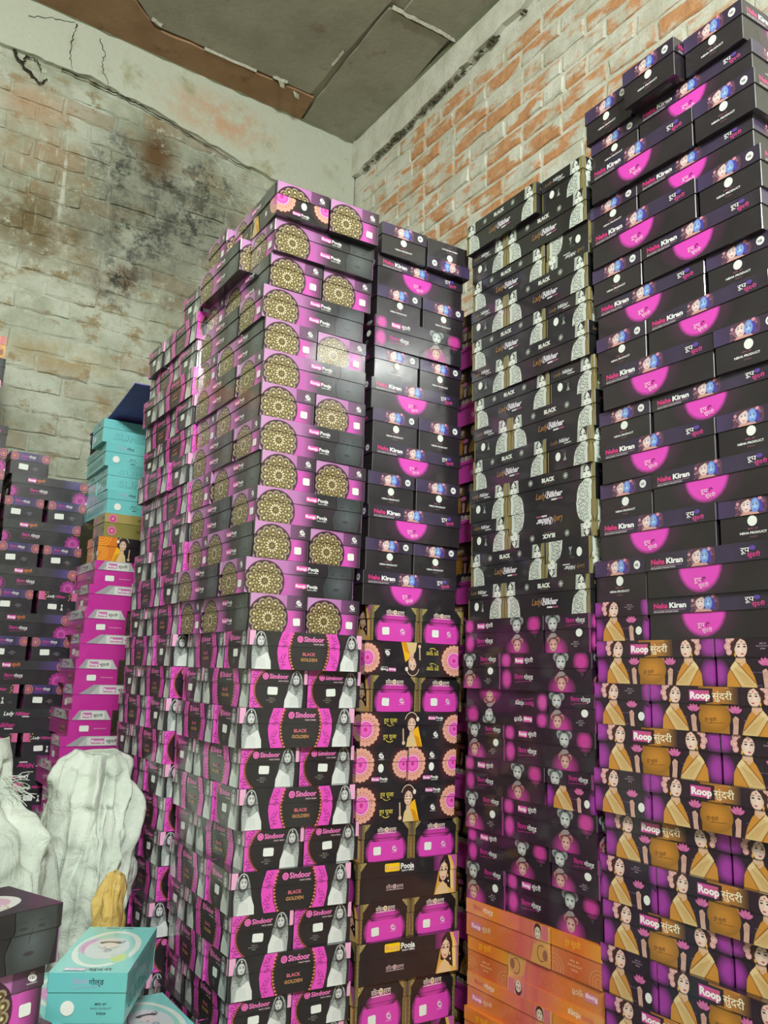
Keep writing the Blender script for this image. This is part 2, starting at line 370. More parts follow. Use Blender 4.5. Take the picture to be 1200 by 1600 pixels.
# ------------------------------------------------------------------ flat print on the cartons (triangles with colours, millimetres)
TXT = {}
def text_tris(s, bold):
    key = (s, bold)
    if key not in TXT:
        c = bpy.data.curves.new('t', 'FONT'); c.body = s; c.size = 1.0; c.resolution_u = 2; c.offset = bold
        o = bpy.data.objects.new('t', c); COL.objects.link(o)
        dg = bpy.context.evaluated_depsgraph_get(); dg.update()
        me = bpy.data.meshes.new_from_object(o.evaluated_get(dg))
        me.calc_loop_triangles()
        T = [tuple((me.vertices[i].co.x, me.vertices[i].co.y) for i in t.vertices) for t in me.loop_triangles]
        xs = [p[0] for t in T for p in t] or [0, 1]
        TXT[key] = (T, min(xs), max(xs))
        bpy.data.objects.remove(o); bpy.data.curves.remove(c); bpy.data.meshes.remove(me)
    return TXT[key]
class Art:
    def __init__(s, w, h, bg): s.w, s.h, s.bg = w, h, bg; s.T = []; s.l = 0; s.f = None
    def put(s, tris):            # tris: list of ((x,y,c)*3)
        s.l += 1
        if s.f: tris = [tuple((s.f-x, y, c) for x, y, c in t) for t in tris]
        s.T.append((s.l, tris))
    def poly(s, pts, c):
        if len(pts) == 3: s.put([tuple((x, y, c) for x, y in pts)]); return
        tr = tessellate_polygon([[Vector((x, y, 0)) for x, y in pts]])
        s.put([tuple((pts[i][0], pts[i][1], c) for i in t) for t in tr])
    def rect(s, x0, y0, x1, y1, c, c2=None, vert=False):   # c -> c2 left to right (or bottom to top)
        c2 = c2 or c
        a, b, d, e = ((c, c, c2, c2) if vert else (c, c2, c2, c))
        s.put([((x0, y0, a), (x1, y0, b), (x1, y1, d)), ((x0, y0, a), (x1, y1, d), (x0, y1, e))])
    def ell(s, cx, cy, rx, ry, c, edge=None, n=18, rot=0):
        edge = edge or c; P = []
        for i in range(n):
            a = 2*math.pi*i/n; x, y = rx*math.cos(a), ry*math.sin(a)
            P.append((cx+x*math.cos(rot)-y*math.sin(rot), cy+x*math.sin(rot)+y*math.cos(rot)))
        s.put([((cx, cy, c), (*P[i], edge), (*P[(i+1) % n], edge)) for i in range(n)])
    def glow(s, cx, cy, rx, ry, c, bg, inner=.6, n=22):
        E = [(math.cos(2*math.pi*i/n), math.sin(2*math.pi*i/n)) for i in range(n)]
        t = []
        for i in range(n):
            a, b = E[i], E[(i+1) % n]
            pa, pb = (cx+a[0]*rx*inner, cy+a[1]*ry*inner), (cx+b[0]*rx*inner, cy+b[1]*ry*inner)
            qa, qb = (cx+a[0]*rx, cy+a[1]*ry), (cx+b[0]*rx, cy+b[1]*ry)
            t += [((cx, cy, c), (*pa, c), (*pb, c)), ((*pa, c), (*qa, bg), (*qb, bg)), ((*pa, c), (*qb, bg), (*pb, c))]
        s.put(t)
    def ring(s, cx, cy, rx, ry, t, c, a0=0, a1=360, n=28):
        T = []
        for i in range(n):
            a, b = math.radians(a0+(a1-a0)*i/n), math.radians(a0+(a1-a0)*(i+1)/n)
            p = [(cx+rx*math.cos(a), cy+ry*math.sin(a), c), (cx+(rx+t)*math.cos(a), cy+(ry+t)*math.sin(a), c), (cx+(rx+t)*math.cos(b), cy+(ry+t)*math.sin(b), c), (cx+rx*math.cos(b), cy+ry*math.sin(b), c)]
            T += [(p[0], p[1], p[2]), (p[0], p[2], p[3])]
        s.put(T)
    def text(s, st, x, y, size, c, bold=.02, width=None, shear=0, rise=0, r90=False):
        if any('\u0900' <= q <= '\u097f' for q in st): bold = min(bold, .010)
        T, x0, x1 = text_tris(st, bold)
        k = size; kx = width/(x1-x0) if width else k
        f, s.f = s.f, None
        if f: x = f-x-(x1-x0)*kx          # lettering is never mirrored
        if r90: s.put([tuple((x+py*k, y-(px-x0)*kx, c) for px, py in t) for t in T]); s.f = f; return
        s.put([tuple((x+(px-x0)*kx+shear*py*k, y+py*k+rise*(px-x0), c) for px, py in t) for t in T])
        s.f = f
    def line(s, x0, y0, x1, y1, t, c):
        dx, dy = x1-x0, y1-y0; l = math.hypot(dx, dy) or 1; nx, ny = -dy/l*t/2, dx/l*t/2
        s.poly([(x0-nx, y0-ny), (x1-nx, y1-ny), (x1+nx, y1+ny), (x0+nx, y0+ny)], c)
    def rrect(s, x0, y0, x1, y1, r, c):
        P = []
        for cx, cy, a in ((x1-r, y0+r, -90), (x1-r, y1-r, 0), (x0+r, y1-r, 90), (x0+r, y0+r, 180)):
            P += [(cx+r*math.cos(math.radians(a+q)), cy+r*math.sin(math.radians(a+q))) for q in (0, 45, 90)]
        s.poly(P, c)
def clip(poly, axis, lim, keep_hi):
    out = []
    n = len(poly)
    for i in range(n):
        a, b = poly[i], poly[(i+1) % n]
        ia = (a[axis] >= lim) if keep_hi else (a[axis] <= lim)
        ib = (b[axis] >= lim) if keep_hi else (b[axis] <= lim)
        if ia: out.append(a)
        if ia != ib:
            t = (lim-a[axis])/(b[axis]-a[axis])
            out.append((a[0]+(b[0]-a[0])*t, a[1]+(b[1]-a[1])*t, tuple(a[2][k]+(b[2][k]-a[2][k])*t for k in range(3))))
    return out

# ---- motifs
BK = (30, 28, 33); WH = (236, 236, 236)
def face(A, cx, cy, w, h, skin=(222, 196, 182), hair=(52, 34, 34), lip=(170, 70, 80), tilt=0):
    A.ell(cx, cy+h*.12, w*.62, h*.62, hair, n=14)
    A.ell(cx, cy, w*.5, h*.52, skin, tuple(int(v*.86) for v in skin), n=16)
    A.poly([(cx-w*.5, cy+h*.15), (cx-w*.42, cy+h*.5), (cx, cy+h*.62), (cx+w*.42, cy+h*.5), (cx+w*.5, cy+h*.15), (cx+w*.28, cy+h*.38), (cx, cy+h*.47), (cx-w*.28, cy+h*.38)], hair)
    for q in (-1, 1):
        A.ell(cx+q*w*.2+tilt*w, cy+h*.08, w*.12, h*.045, (44, 32, 36), n=8)
        A.line(cx+q*w*.07+tilt*w, cy+h*.17, cx+q*w*.34+tilt*w, cy+h*.19, h*.035, hair)
    A.line(cx+tilt*w*1.2, cy+h*.06, cx+tilt*w*1.6, cy-h*.1, w*.05, tuple(int(v*.8) for v in skin))
    A.ell(cx+tilt*w, cy-h*.24, w*.14, h*.05, lip, n=8)
def bride(A, x, y, h, fl=None):     # veiled bride in black and white, facing right
    A.f = fl; k = h/88.0; kx = k*1.18; P = lambda pts: [(x+a*kx, y+b*k) for a, b in pts]
    g = lambda v: (v, v, v+3)
    A.poly(P([(6, 0), (4, 30), (5, 52), (8, 72), (16, 86), (22, 88), (29, 84), (34, 70), (38, 52), (40, 40), (45, 20), (46, 0)]), (126, 132, 131))
    A.poly(P([(6, 0), (5, 40), (12, 52), (30, 50), (40, 30), (46, 0)]), (164, 170, 169))
    A.poly(P([(12, 0), (16, 24), (38, 40), (46, 18), (47, 0)]), (218, 222, 220))
    A.poly(P([(8, 52), (20, 30), (28, 48), (22, 55)]), (120, 126, 124))
    for i in range(7): A.line(x+(12+i*4.5)*k, y+4*k, x+(20+i*3)*k, y+(30-i)*k, 1.1*k, (186, 192, 190))
    for i in range(8): A.ell(x+(9+(i*13) % 22)*k, y+(30+(i*7) % 20)*k, 1.6*k, 1.4*k, (92, 98, 96), n=6)
    A.ell(x+25*k, y+63*k, 12.5*k, 16*k, (70, 70, 74), n=14)
    face(A, x+26*k, y+66*k, 18*k, 25*k, (216, 218, 218), (46, 46, 50), (120, 110, 112), .05)
    A.ring(x+25*k, y+66*k, 12*k, 19*k, 2.2*k, (176, 182, 180), 10, 170, 12)
    A.ell(x+26*k, y+81*k, 1.6*k, 2.4*k, WH, n=6)
    A.f = None
def mandala(A, cx, cy, r):
    A.ell(cx, cy, r*1.13, r*1.13, (66, 30, 52), n=30)
    for i in range(14):
        a = 2*math.pi*(i+.5)/14
        A.ell(cx+r*.84*math.cos(a), cy+r*.84*math.sin(a), r*.21, r*.21, (184, 168, 142), (150, 134, 108), n=10)
    for i in range(14):
        a = 2*math.pi*(i+.5)/14
        A.ell(cx+r*.82*math.cos(a), cy+r*.82*math.sin(a), r*.15, r*.15, (84, 68, 40), n=10)
    A.ell(cx, cy, r*.78, r*.78, (112, 96, 54), (126, 110, 70), n=28)
    for i in range(14):
        a = 2*math.pi*(i+.5)/14
        A.ell(cx+r*.80*math.cos(a), cy+r*.80*math.sin(a), r*.075, r*.075, (230, 222, 186), (176, 160, 110), n=7)
        A.ell(cx+r*.64*math.cos(a), cy+r*.64*math.sin(a), r*.045, r*.045, (196, 182, 128), n=6)
    for i in range(12):
        a = 2*math.pi*i/12
        A.ell(cx+r*.60*math.cos(a), cy+r*.60*math.sin(a), r*.13, r*.09, (66, 54, 28), n=8, rot=a)
        A.ell(cx+r*.58*math.cos(a), cy+r*.58*math.sin(a), r*.07, r*.06, (222, 212, 168), (160, 142, 92), n=7)
        A.ell(cx+r*.45*math.cos(a+.26), cy+r*.45*math.sin(a+.26), r*.045, r*.045, (206, 192, 140), n=6)
    A.ell(cx, cy, r*.36, r*.36, (84, 68, 34), n=16)
    for i in range(14):
        a = 2*math.pi*i/14
        A.ell(cx+r*.27*math.cos(a), cy+r*.27*math.sin(a), r*.10, r*.045, (242, 236, 212), (196, 180, 130), n=7, rot=a)
    A.ell(cx, cy, r*.15, r*.15, (140, 120, 68), (84, 70, 34), n=12)
def ybs(A, x, y, k=1.0, c=WH, fl=None):
    A.ell(x, y, 8*k, 5.4*k, c, n=14, rot=-.5); A.text('YBS', x-5.6*k, y-2*k, 6*k, (60, 30, 60), .02, 11*k)
    A.text('MFD. BY', x-4*k, y+6.6*k, 2.6*k, c, .01, 8*k); A.text('YBS PRODUCT', x-9*k, y-9*k, 3*k, c, .015, 18*k)
def tagRP(A, x, y, k=1.0, bg=(236, 84, 180), fg=WH, pc=WH):
    A.rrect(x, y, x+33*k, y+13*k, 2.5*k, bg); A.text('Roop', x+2.5*k, y+3*k, 11*k, fg, .035, 28*k)
    A.text('Pooja', x+35*k, y+3*k, 13*k, pc, .03, 31*k); A.text('FANCY BINDI', x+36*k, y-3.4*k, 4*k, pc, .02, 28*k)
def tagRS(A, x, y, k=1.0, c2=WH, bg=(206, 66, 160)):
    A.rect(x, y-1*k, x+33*k, y+14*k, bg, (226, 96, 178)); A.text('Roop', x+2*k, y+3*k, 13*k, WH, .04, 29*k)
    A.text('सुंदरी', x+36*k, y+3*k, 14*k, c2, .035, 32*k)
def kgold(A, x, y, k=1.0, c1=(206, 52, 150), c2=WH):
    A.text('िकरण', x, y+2*k, 15*k, c1, .015, 32*k); A.text('गोल्ड', x+35*k, y+2*k, 15*k, c2, .03, 33*k)
    A.ring(x+8*k, y-2*k, 7*k, 3.5*k, .9*k, c1, 180, 380, 10); A.line(x+14*k, y-4*k, x+60*k, y-1.5*k, .8*k, c1)
def small_lines(A, x, y, c=(170, 170, 172), k=1.0):
    A.text('MFD. BY', x+8*k, y+7*k, 4*k, c, .02); A.text('BINDI PRODUCT', x, y+2.4*k, 3.6*k, c, .01); A.text('INDIA', x+9*k, y-2.6*k, 4*k, c, .02)
def two_faces(A, cx, cy, w, h):
    A.rrect(cx-w/2, cy-h/2, cx+w/2, cy+h/2, h*.3, (96, 60, 82))
    for i in range(30):          # curled hair with flowers
        x = cx-w*.46+(i*7.3) % (w*.92); y = cy-h*.42+(i*11.7) % (h*.84)
        A.ring(x, y, w*.03, h*.05, w*.02, ((150, 96, 116), (196, 148, 160), (74, 44, 70))[i % 3], i*50, i*50+250, 6)
    A.poly([(cx-w*.36, cy-h*.5), (cx-w*.22, cy-h*.26), (cx-w*.02, cy-h*.34), (cx+w*.16, cy-h*.3), (cx+w*.26, cy-h*.5)], (206, 152, 146))
    A.ell(cx-w*.15, cy+h*.06, w*.17, h*.42, (240, 222, 220), (214, 184, 184), n=16, rot=.12)
    A.ell(cx+w*.13, cy+h*.02, w*.145, h*.43, (176, 214, 246), (98, 130, 214), n=16, rot=-.06)
    A.poly([(cx+w*.22, cy+h*.34), (cx+w*.36, cy+h*.2), (cx+w*.38, cy-h*.4), (cx+w*.24, cy-h*.38), (cx+w*.28, cy)], (76, 62, 160))
    A.poly([(cx-w*.34, cy+h*.1), (cx-w*.26, cy+h*.48), (cx, cy+h*.48), (cx-w*.12, cy+h*.38), (cx-w*.24, cy+h*.28)], (86, 50, 66))
    for q, yy in ((-.21, .1), (-.1, .1), (.08, .06), (.18, .06)): A.ell(cx+w*q, cy+h*yy, w*.035, h*.035, (70, 50, 74), n=6); A.line(cx+w*(q-.04), cy+h*(yy+.1), cx+w*(q+.04), cy+h*(yy+.11), h*.025, (90, 62, 80))
    A.ell(cx-w*.145, cy-h*.18, w*.04, h*.035, (190, 96, 110), n=6); A.ell(cx+w*.13, cy-h*.22, w*.04, h*.035, (86, 96, 180), n=6)
    A.ell(cx+w*.3, cy+h*.38, w*.07, h*.11, (214, 140, 170), n=8); A.ell(cx-w*.42, cy+h*.2, w*.05, h*.1, (206, 150, 166), n=8)
def curly(A, x, y, fl=None):       # black-and-white figure with curled sari, gold strip on the outer edge
    A.f = fl
    A.rect(x, y, x+14, y+88, (148, 136, 82), (120, 108, 62))
    A.poly([(x+6, y), (x+4, y+26), (x+14, y+50), (x+34, y+52), (x+52, y+40), (x+58, y+22), (x+60, y)], (206, 213, 204))
    for i in range(8):
        for j in range(5):
            px, py = x+19+i*5.4+(j % 2)*2.6, y+4+j*9.6+(i % 3)*2
            if px < x+56-(py-y)*.15: A.ring(px, py, 2.4, 3.0, 1.3, (70, 80, 74), 47*i+30*j, 47*i+30*j+210, 7)
    A.poly([(x+12, y), (x+13, y+44), (x+20, y+50), (x+23, y+20), (x+20, y)], (206, 214, 204))
    A.poly([(x+4, y), (x+2, y+48), (x+6, y+54), (x+13, y+34), (x+12, y)], (132, 120, 76))
    A.line(x+12, y, x+11, y+36, 1.6, (30, 30, 26)); A.line(x+11, y+36, x+3, y+54, 2.2, (30, 30, 26))
    A.poly([(x+10, y+54), (x+10, y+88), (x+42, y+88), (x+44, y+54)], (196, 204, 194))
    A.ell(x+25, y+66, 13.5, 18, (222, 228, 220), n=14)
    A.poly([(x+12, y+60), (x+10, y+88), (x+26, y+88), (x+18, y+78)], (34, 36, 32))
    A.poly([(x+26, y+88), (x+34, y+80), (x+38, y+62), (x+33, y+74), (x+27, y+82)], (40, 42, 38))
    for q in (-1, 1): A.ell(x+25+q*6, y+70, 4, 2.0, (38, 40, 38), n=7); A.line(x+25+q*2, y+74, x+25+q*8, y+75, 1.2, (50, 52, 48))
    A.ell(x+25, y+59, 3, 1.3, (96, 92, 90), n=7)
    for i in range(6): A.ring(x+38+i % 2*3, y+56+i*5.4, 2, 2, .9, (96, 104, 98), 30*i, 30*i+260, 7)
    A.f = None
def statue(A, cx, y, h, fl=None):     # grey idol head with round hair buns above its pink reflection
    A.f = fl; k = h/88.0
    for (yy, c, d, up) in ((y+64*k, (212, 219, 217), (84, 92, 92), 1), (y+16*k, (232, 180, 172), (120, 62, 70), 1)):
        s_ = k*1.12 if yy > y+40*k else k
        for q in (-1, 1):
            A.ell(cx+q*14*s_, yy+13*s_, 8.5*s_, 9*s_, c, d, n=12); A.ell(cx+q*14*s_, yy+12*s_, 4*s_, 4.6*s_, d, n=8)
        A.ell(cx, yy+7*s_, 15*s_, 17*s_, d, n=14)
        A.ell(cx, yy+2*s_, 13*s_, 15*s_, c, tuple(int(v*.8) for v in c), n=14)
        A.ell(cx, yy+19*s_, 5*s_, 3.4*s_, (44, 40, 44), n=8)
        for q in (-1, 1): A.ell(cx+q*5.6*s_, yy+4*s_, 3.4*s_, 1.6*s_, (46, 34, 40), n=7)
        A.ell(cx, yy-6*s_, 2.8*s_, 1.3*s_, (140, 84, 90), n=7)
    A.poly([(cx-16*k, y+38*k), (cx-6*k, y+46*k), (cx+6*k, y+46*k), (cx+13*k, y+40*k), (cx+4*k, y+36*k), (cx-10*k, y+34*k)], (150, 140, 138))
    A.f = None
def saree(A, x, y, fl=None):          # woman in a gold sari with pink flowers in her hair
    A.f = fl
    A.poly([(x-2, y), (x, y+22), (x+10, y+40), (x+20, y+49), (x+36, y+49), (x+46, y+38), (x+56, y+20), (x+62, y)], (200, 138, 54))
    A.poly([(x+20, y+58), (x+18, y+46), (x+28, y+36), (x+40, y+45), (x+38, y+58)], (216, 176, 152))
    A.poly([(x+17, y+47), (x+6, y+34), (x+30, y), (x+60, y), (x+59, y+6), (x+40, y+26)], (212, 182, 126))
    A.poly([(x+17, y+47), (x+6, y+34), (x+10, y+29), (x+24, y+40)], (224, 200, 152))
    A.line(x+20, y+46, x+58, y+8, 2.2, (154, 92, 40)); A.line(x+6, y+33, x+28, y, 1.8, (154, 92, 40))
    for q in range(5): A.line(x+14+q*5, y+36-q*3, x+38+q*4, y+4, .9, (186, 140, 78))
    A.ell(x+24, y+72, 18, 19, (66, 32, 30), n=16); A.ell(x+32, y+86, 11, 6, (66, 32, 30), n=10)
    for (a, b, r) in ((7, 84, 7), (4, 73, 7.5), (7, 63, 6.5), (14, 88, 6)): A.ell(x+a, y+b, r, r*.95, (238, 204, 196), (210, 152, 152), n=9); A.ring(x+a, y+b, r*.3, r*.3, r*.18, (196, 132, 134), 0, 260, 7)
    A.ell(x+32, y+70, 13.5, 17.5, (240, 218, 206), (220, 186, 172), n=18); A.poly([(x+22, y+60), (x+32, y+51), (x+42, y+60)], (230, 202, 188))
    A.poly([(x+19, y+68), (x+19, y+86), (x+30, y+90), (x+43, y+88), (x+46, y+74), (x+41, y+83), (x+32, y+87), (x+24, y+80)], (60, 30, 30))
    for q in (-1, 1): A.ell(x+34+q*6, y+72.5, 3.4, 1.5, (48, 30, 34), n=7); A.line(x+34+q*2.4, y+76.6, x+34+q*9.4, y+77, 1.3, (60, 34, 34))
    A.line(x+35.5, y+72, x+36.5, y+65, 1, (204, 164, 150)); A.ell(x+35, y+59.5, 3.6, 1.6, (196, 78, 88), n=8); A.ell(x+34, y+81, 1.5, 1.8, (206, 60, 70), n=6)
    A.ell(x+20, y+58, 2.2, 4, (220, 166, 66), n=7); A.ring(x+28, y+50, 9, 6, 1.3, (220, 174, 90), 190, 350, 8)
    A.f = None
def lotus(A, cx, y, fl=None):
    A.f = fl
    A.poly([(cx-4, y), (cx-6, y+18), (cx-7, y+30), (cx, y+34), (cx+6, y+28), (cx+5, y+16), (cx+7, y)], (206, 164, 150))
    for a in (-60, -30, 0, 30, 60): A.ell(cx+9*math.sin(math.radians(a)), y+40+7*math.cos(math.radians(a)), 3.4, 8, (216, 128, 176), (190, 84, 146), n=9, rot=-math.radians(a))
    for i in range(3): A.line(cx-6, y+18+i*4, cx+4, y+20+i*4, .8, (160, 110, 100))
    A.f = None
def pinkmandala(A, cx, cy, r):
    A.glow(cx, cy, r*1.5, r*1.5, (72, 34, 34), BK, .6)
    for i in range(20):
        a = 2*math.pi*i/20; A.ell(cx+r*.9*math.cos(a), cy+r*.9*math.sin(a), r*.16, r*.16, (226, 164, 146), n=8)
    A.ell(cx, cy, r*.94, r*.94, (226, 150, 140), (222, 166, 146), n=26)
    for i in range(20):
        a = 2*math.pi*(i+.5)/20; A.ell(cx+r*.74*math.cos(a), cy+r*.74*math.sin(a), r*.06, r*.06, (196, 118, 112), n=6)
    A.ell(cx, cy, r*.58, r*.58, (222, 60, 172), n=24); A.ring(cx, cy, r*.5, r*.5, r*.04, WH, 0, 360, 24)
    A.ell(cx, cy, r*.46, r*.46, (236, 120, 200), (226, 84, 184), n=20); A.ell(cx, cy, r*.14, r*.14, (206, 44, 150), n=12)
def yellow_woman(A, cx, y, k=1.0, fl=None):   # arms raised, yellow veil
    A.f = fl; P = lambda pts: [(cx+a*k, y+b*k) for a, b in pts]
    A.poly(P([(4, 40), (22, 52), (36, 0), (6, 0)]), (234, 178, 26)); A.poly(P([(10, 30), (24, 24), (34, 0), (16, 0)]), (206, 140, 16))
    A.poly(P([(-14, 0), (-10, 22), (0, 36), (12, 24), (20, 0)]), (214, 186, 136)); A.poly(P([(-4, 30), (-4, 44), (8, 44), (8, 26)]), (216, 176, 152))
    A.line(cx-22*k, y+8*k, cx-24*k, y+46*k, 4*k, (206, 166, 140)); A.ell(cx-22*k, y+10*k, 5*k, 5*k, (222, 186, 160), n=8)
    A.ell(cx, y+62*k, 17*k, 24*k, (54, 36, 34), n=16); A.ring(cx, y+60*k, 20*k, 26*k, 2*k, (220, 196, 170), 20, 160, 12)
    A.ell(cx+1*k, y+57*k, 12*k, 18*k, (236, 208, 186), (214, 176, 154), n=16)
    A.poly(P([(-11, 62), (-9, 74), (0, 82), (9, 75), (13, 62), (8, 70), (0, 74), (-6, 70)]), (54, 36, 34))
    for q in (-1, 1): A.ell(cx+(1+q*5)*k, y+60*k, 3*k, 1.4*k, (46, 30, 32), n=7); A.line(cx+(1+q*2)*k, y+64*k, cx+(1+q*8.5)*k, y+65*k, 1.2*k, (60, 40, 40))
    A.ell(cx+1*k, y+46*k, 3.2*k, 1.4*k, (190, 80, 80), n=7); A.ell(cx+19*k, y+70*k, 5*k, 6*k, (228, 214, 206), n=8)
    A.f = None
def veil_woman(A, x, y):                # pink ground, dark hair, yellow veil
    A.rect(x-24, y+54, x+46, y+88, (90, 30, 76), (206, 74, 176)); A.rect(x+10, y, x+46, y+88, (206, 74, 176), (190, 90, 170))
    A.poly([(x-20, y), (x-12, y+30), (x-6, y+54), (x+2, y+60), (x+6, y)], (216, 160, 62))
    A.poly([(x+16, y+88), (x+30, y+86), (x+42, y+60), (x+44, y), (x+24, y)], (224, 176, 84)); A.poly([(x+30, y+80), (x+38, y+50), (x+40, y+10), (x+32, y+10)], (236, 206, 140))
    A.poly([(x-6, y+30), (x-4, y+74), (x+8, y+88), (x+20, y+88), (x+28, y+66), (x+32, y+10), (x+14, y+20)], (48, 26, 30))
    A.poly([(x-18, y), (x-6, y+20), (x+6, y+30), (x+20, y+20), (x+28, y)], (222, 186, 140))
    A.ell(x+8, y+52, 13, 22, (236, 208, 182), (216, 176, 148), n=16)
    A.poly([(x-5, y+56), (x-3, y+72), (x+6, y+78), (x+14, y+76), (x+20, y+64), (x+13, y+71), (x+5, y+72), (x-1, y+66)], (48, 26, 30))
    for q in (-1, 1): A.ell(x+8+q*6, y+56, 3.4, 1.7, (40, 26, 30), n=7); A.line(x+8+q*2.5, y+60.5, x+8+q*10, y+62, 1.4, (52, 32, 34))
    A.line(x+8, y+55, x+7, y+46, 1, (196, 150, 126)); A.ell(x+7, y+38, 4, 1.8, (196, 84, 84), n=7)
    for i in range(4): A.ell(x+8+(i % 2)*2, y+66+i*3, 1.2, 1.2, WH, n=5)
    A.ell(x+22, y+40, 2, 4, (226, 190, 120), n=7); A.ell(x+24, y+28, 2, 2.6, (240, 236, 220), n=6)
def medallion(A, cx, cy, r, base=(86, 58, 132)):
    A.ell(cx, cy, r, r, (190, 120, 70), n=20); A.ell(cx, cy, r*.82, r*.82, base, n=18); A.ell(cx, cy, r*.62, r*.62, (206, 110, 96), n=16)
    A.ell(cx, cy, r*.42, r*.42, (120, 60, 120), n=12); A.ell(cx, cy, r*.24, r*.24, (214, 150, 80), n=10)
def flower(A, cx, cy, r, c=(166, 40, 136)):
    for i in range(11):
        a = 2*math.pi*i/11; A.ell(cx+r*.7*math.cos(a), cy+r*.7*math.sin(a), r*.34, r*.28, c, (120, 28, 104), n=9, rot=a)
    A.ell(cx, cy, r*.66, r*.66, (146, 34, 122), (178, 60, 150), n=16); A.ring(cx, cy, r*.4, r*.4, r*.06, (206, 110, 180), 0, 360, 16)
def paisley(A, x, y, w, h, c):
    for i in range(5): A.ring(x+w*.5+w*.22*math.sin(i*2.1), y+h*(i+.5)/5, w*.2, h*.07, w*.08, c, 40*i, 40*i+290, 9)
# ------------------------------------------------------------------ carton designs: (long side, end)
HOT = (226, 62, 186)
def d_mandala_long(A):
    A.rect(0, 0, 110, 88, (196, 142, 192), (180, 110, 174)); A.rect(108, 0, 165, 88, (180, 110, 174), BK)
    A.rect(92, 0, 122, 50, (206, 84, 184), (180, 90, 166)); A.rect(120, 0, 160, 50, (180, 90, 166), BK)
    mandala(A, 52, 31, 47); tagRP(A, 133, 64, .95); tagRP(A, 133, 20, .95)
    A.poly([(216, 0), (210, 30), (222, 60), (220, 88), (288, 88), (292, 40), (284, 0)], (50, 56, 58)); A.ell(252, 40, 34, 46, (84, 94, 98), (52, 58, 60), n=18)
    for q in (-1, 1): A.ell(250+q*15, 62, 7, 2.4, (46, 52, 54), n=9); A.line(250+q*8, 70, 250+q*23, 71, 1.8, (48, 54, 56))
    A.line(250, 60, 247, 38, 2, (60, 66, 68)); A.ell(248, 24, 9, 3.4, (56, 54, 58), n=10)
def d_mandala_end(A):
    A.rect(0, 0, 100, 88, (196, 142, 192), (180, 112, 174)); A.rect(98, 0, 150, 88, (180, 112, 174), (38, 34, 40))
    A.rect(84, 0, 112, 50, HOT, (206, 84, 180)); A.rect(112, 0, 146, 52, (206, 84, 180), BK); A.rect(96, 54, 150, 88, (120, 70, 116), (30, 30, 32))
    mandala(A, 49, 31, 47); ybs(A, 128, 70)
def d_bride_long(A):
    A.rect(0, 54, 16, 88, (232, 170, 206)); A.rect(284, 54, 300, 88, (232, 170, 206))
    bride(A, 4, 0, 87); bride(A, 4, 0, 87, 300)
    for fl in (None, 312):
        A.f = fl
        A.poly([(84, 88), (75, 62), (73, 40), (76, 20), (82, 0), (112, 0), (103, 24), (101, 48), (106, 70), (114, 88)], (226, 74, 190))
        paisley(A, 78, 4, 20, 34, (150, 34, 120)); paisley(A, 80, 50, 20, 34, (150, 34, 120))
        A.poly([(114, 88), (106, 70), (101, 48), (103, 24), (112, 0), (120, 0), (110, 24), (108, 48), (113, 70), (122, 88)], (70, 24, 34))
        for i in range(12):
            t = (i+.3)/12; x = 102.5+((2*t-1.08)**2)*10; A.poly([(x, t*88-3), (x+6, t*88), (x, t*88+3)], (218, 136, 88))
        A.f = None
    A.ell(130, 72, 8, 8, (232, 110, 186), n=14); A.ring(130, 72, 4, 4, 1, (140, 30, 100), 0, 360, 12); A.ring(130, 72, 1.5, 1.5, .8, (140, 30, 100), 0, 360, 8)
    A.text('Sindoor', 140, 67, 17, (238, 124, 194), .03, 54); A.text('FANCY BINDI', 166, 60, 4.2, (226, 196, 212), .02, 28)
    A.text('BLACK', 139, 34, 10, (206, 104, 122), .035, 34); A.text('GOLDEN', 134, 21, 10, (186, 136, 88), .035, 44)
def d_bride_end(A):
    A.rect(0, 0, 60, 88, (226, 84, 192), (214, 70, 180))
    paisley(A, 2, 2, 22, 30, (150, 34, 120)); paisley(A, 2, 56, 22, 30, (150, 34, 120))
    A.ell(72, 42, 62, 56, (70, 24, 34), n=34)
    for i in range(40):
        a = math.radians(80+i*5); x, y = 72+60*math.cos(a), 42+54*math.sin(a)
        A.ell(x, y, 1.7, 1.7, (222, 140, 84), n=4)
    A.ell(74, 42, 57, 51, BK, n=34); A.rect(80, 0, 150, 88, BK)
    A.ell(38, 72, 8, 8, (232, 110, 186), n=14); A.ring(38, 72, 4, 4, 1, (140, 30, 100), 0, 360, 12)
    A.text('Sindoor', 48, 67, 15, (236, 118, 190), .03, 50); A.text('FANCY BINDI', 72, 60, 4, (220, 190, 206), .02, 26)
    small_lines(A, 44, 14, (150, 146, 140), .9)
    A.rect(140, 54, 150, 88, (232, 170, 206)); bride(A, 6, 0, 86, 150)
NK = (36, 30, 36)
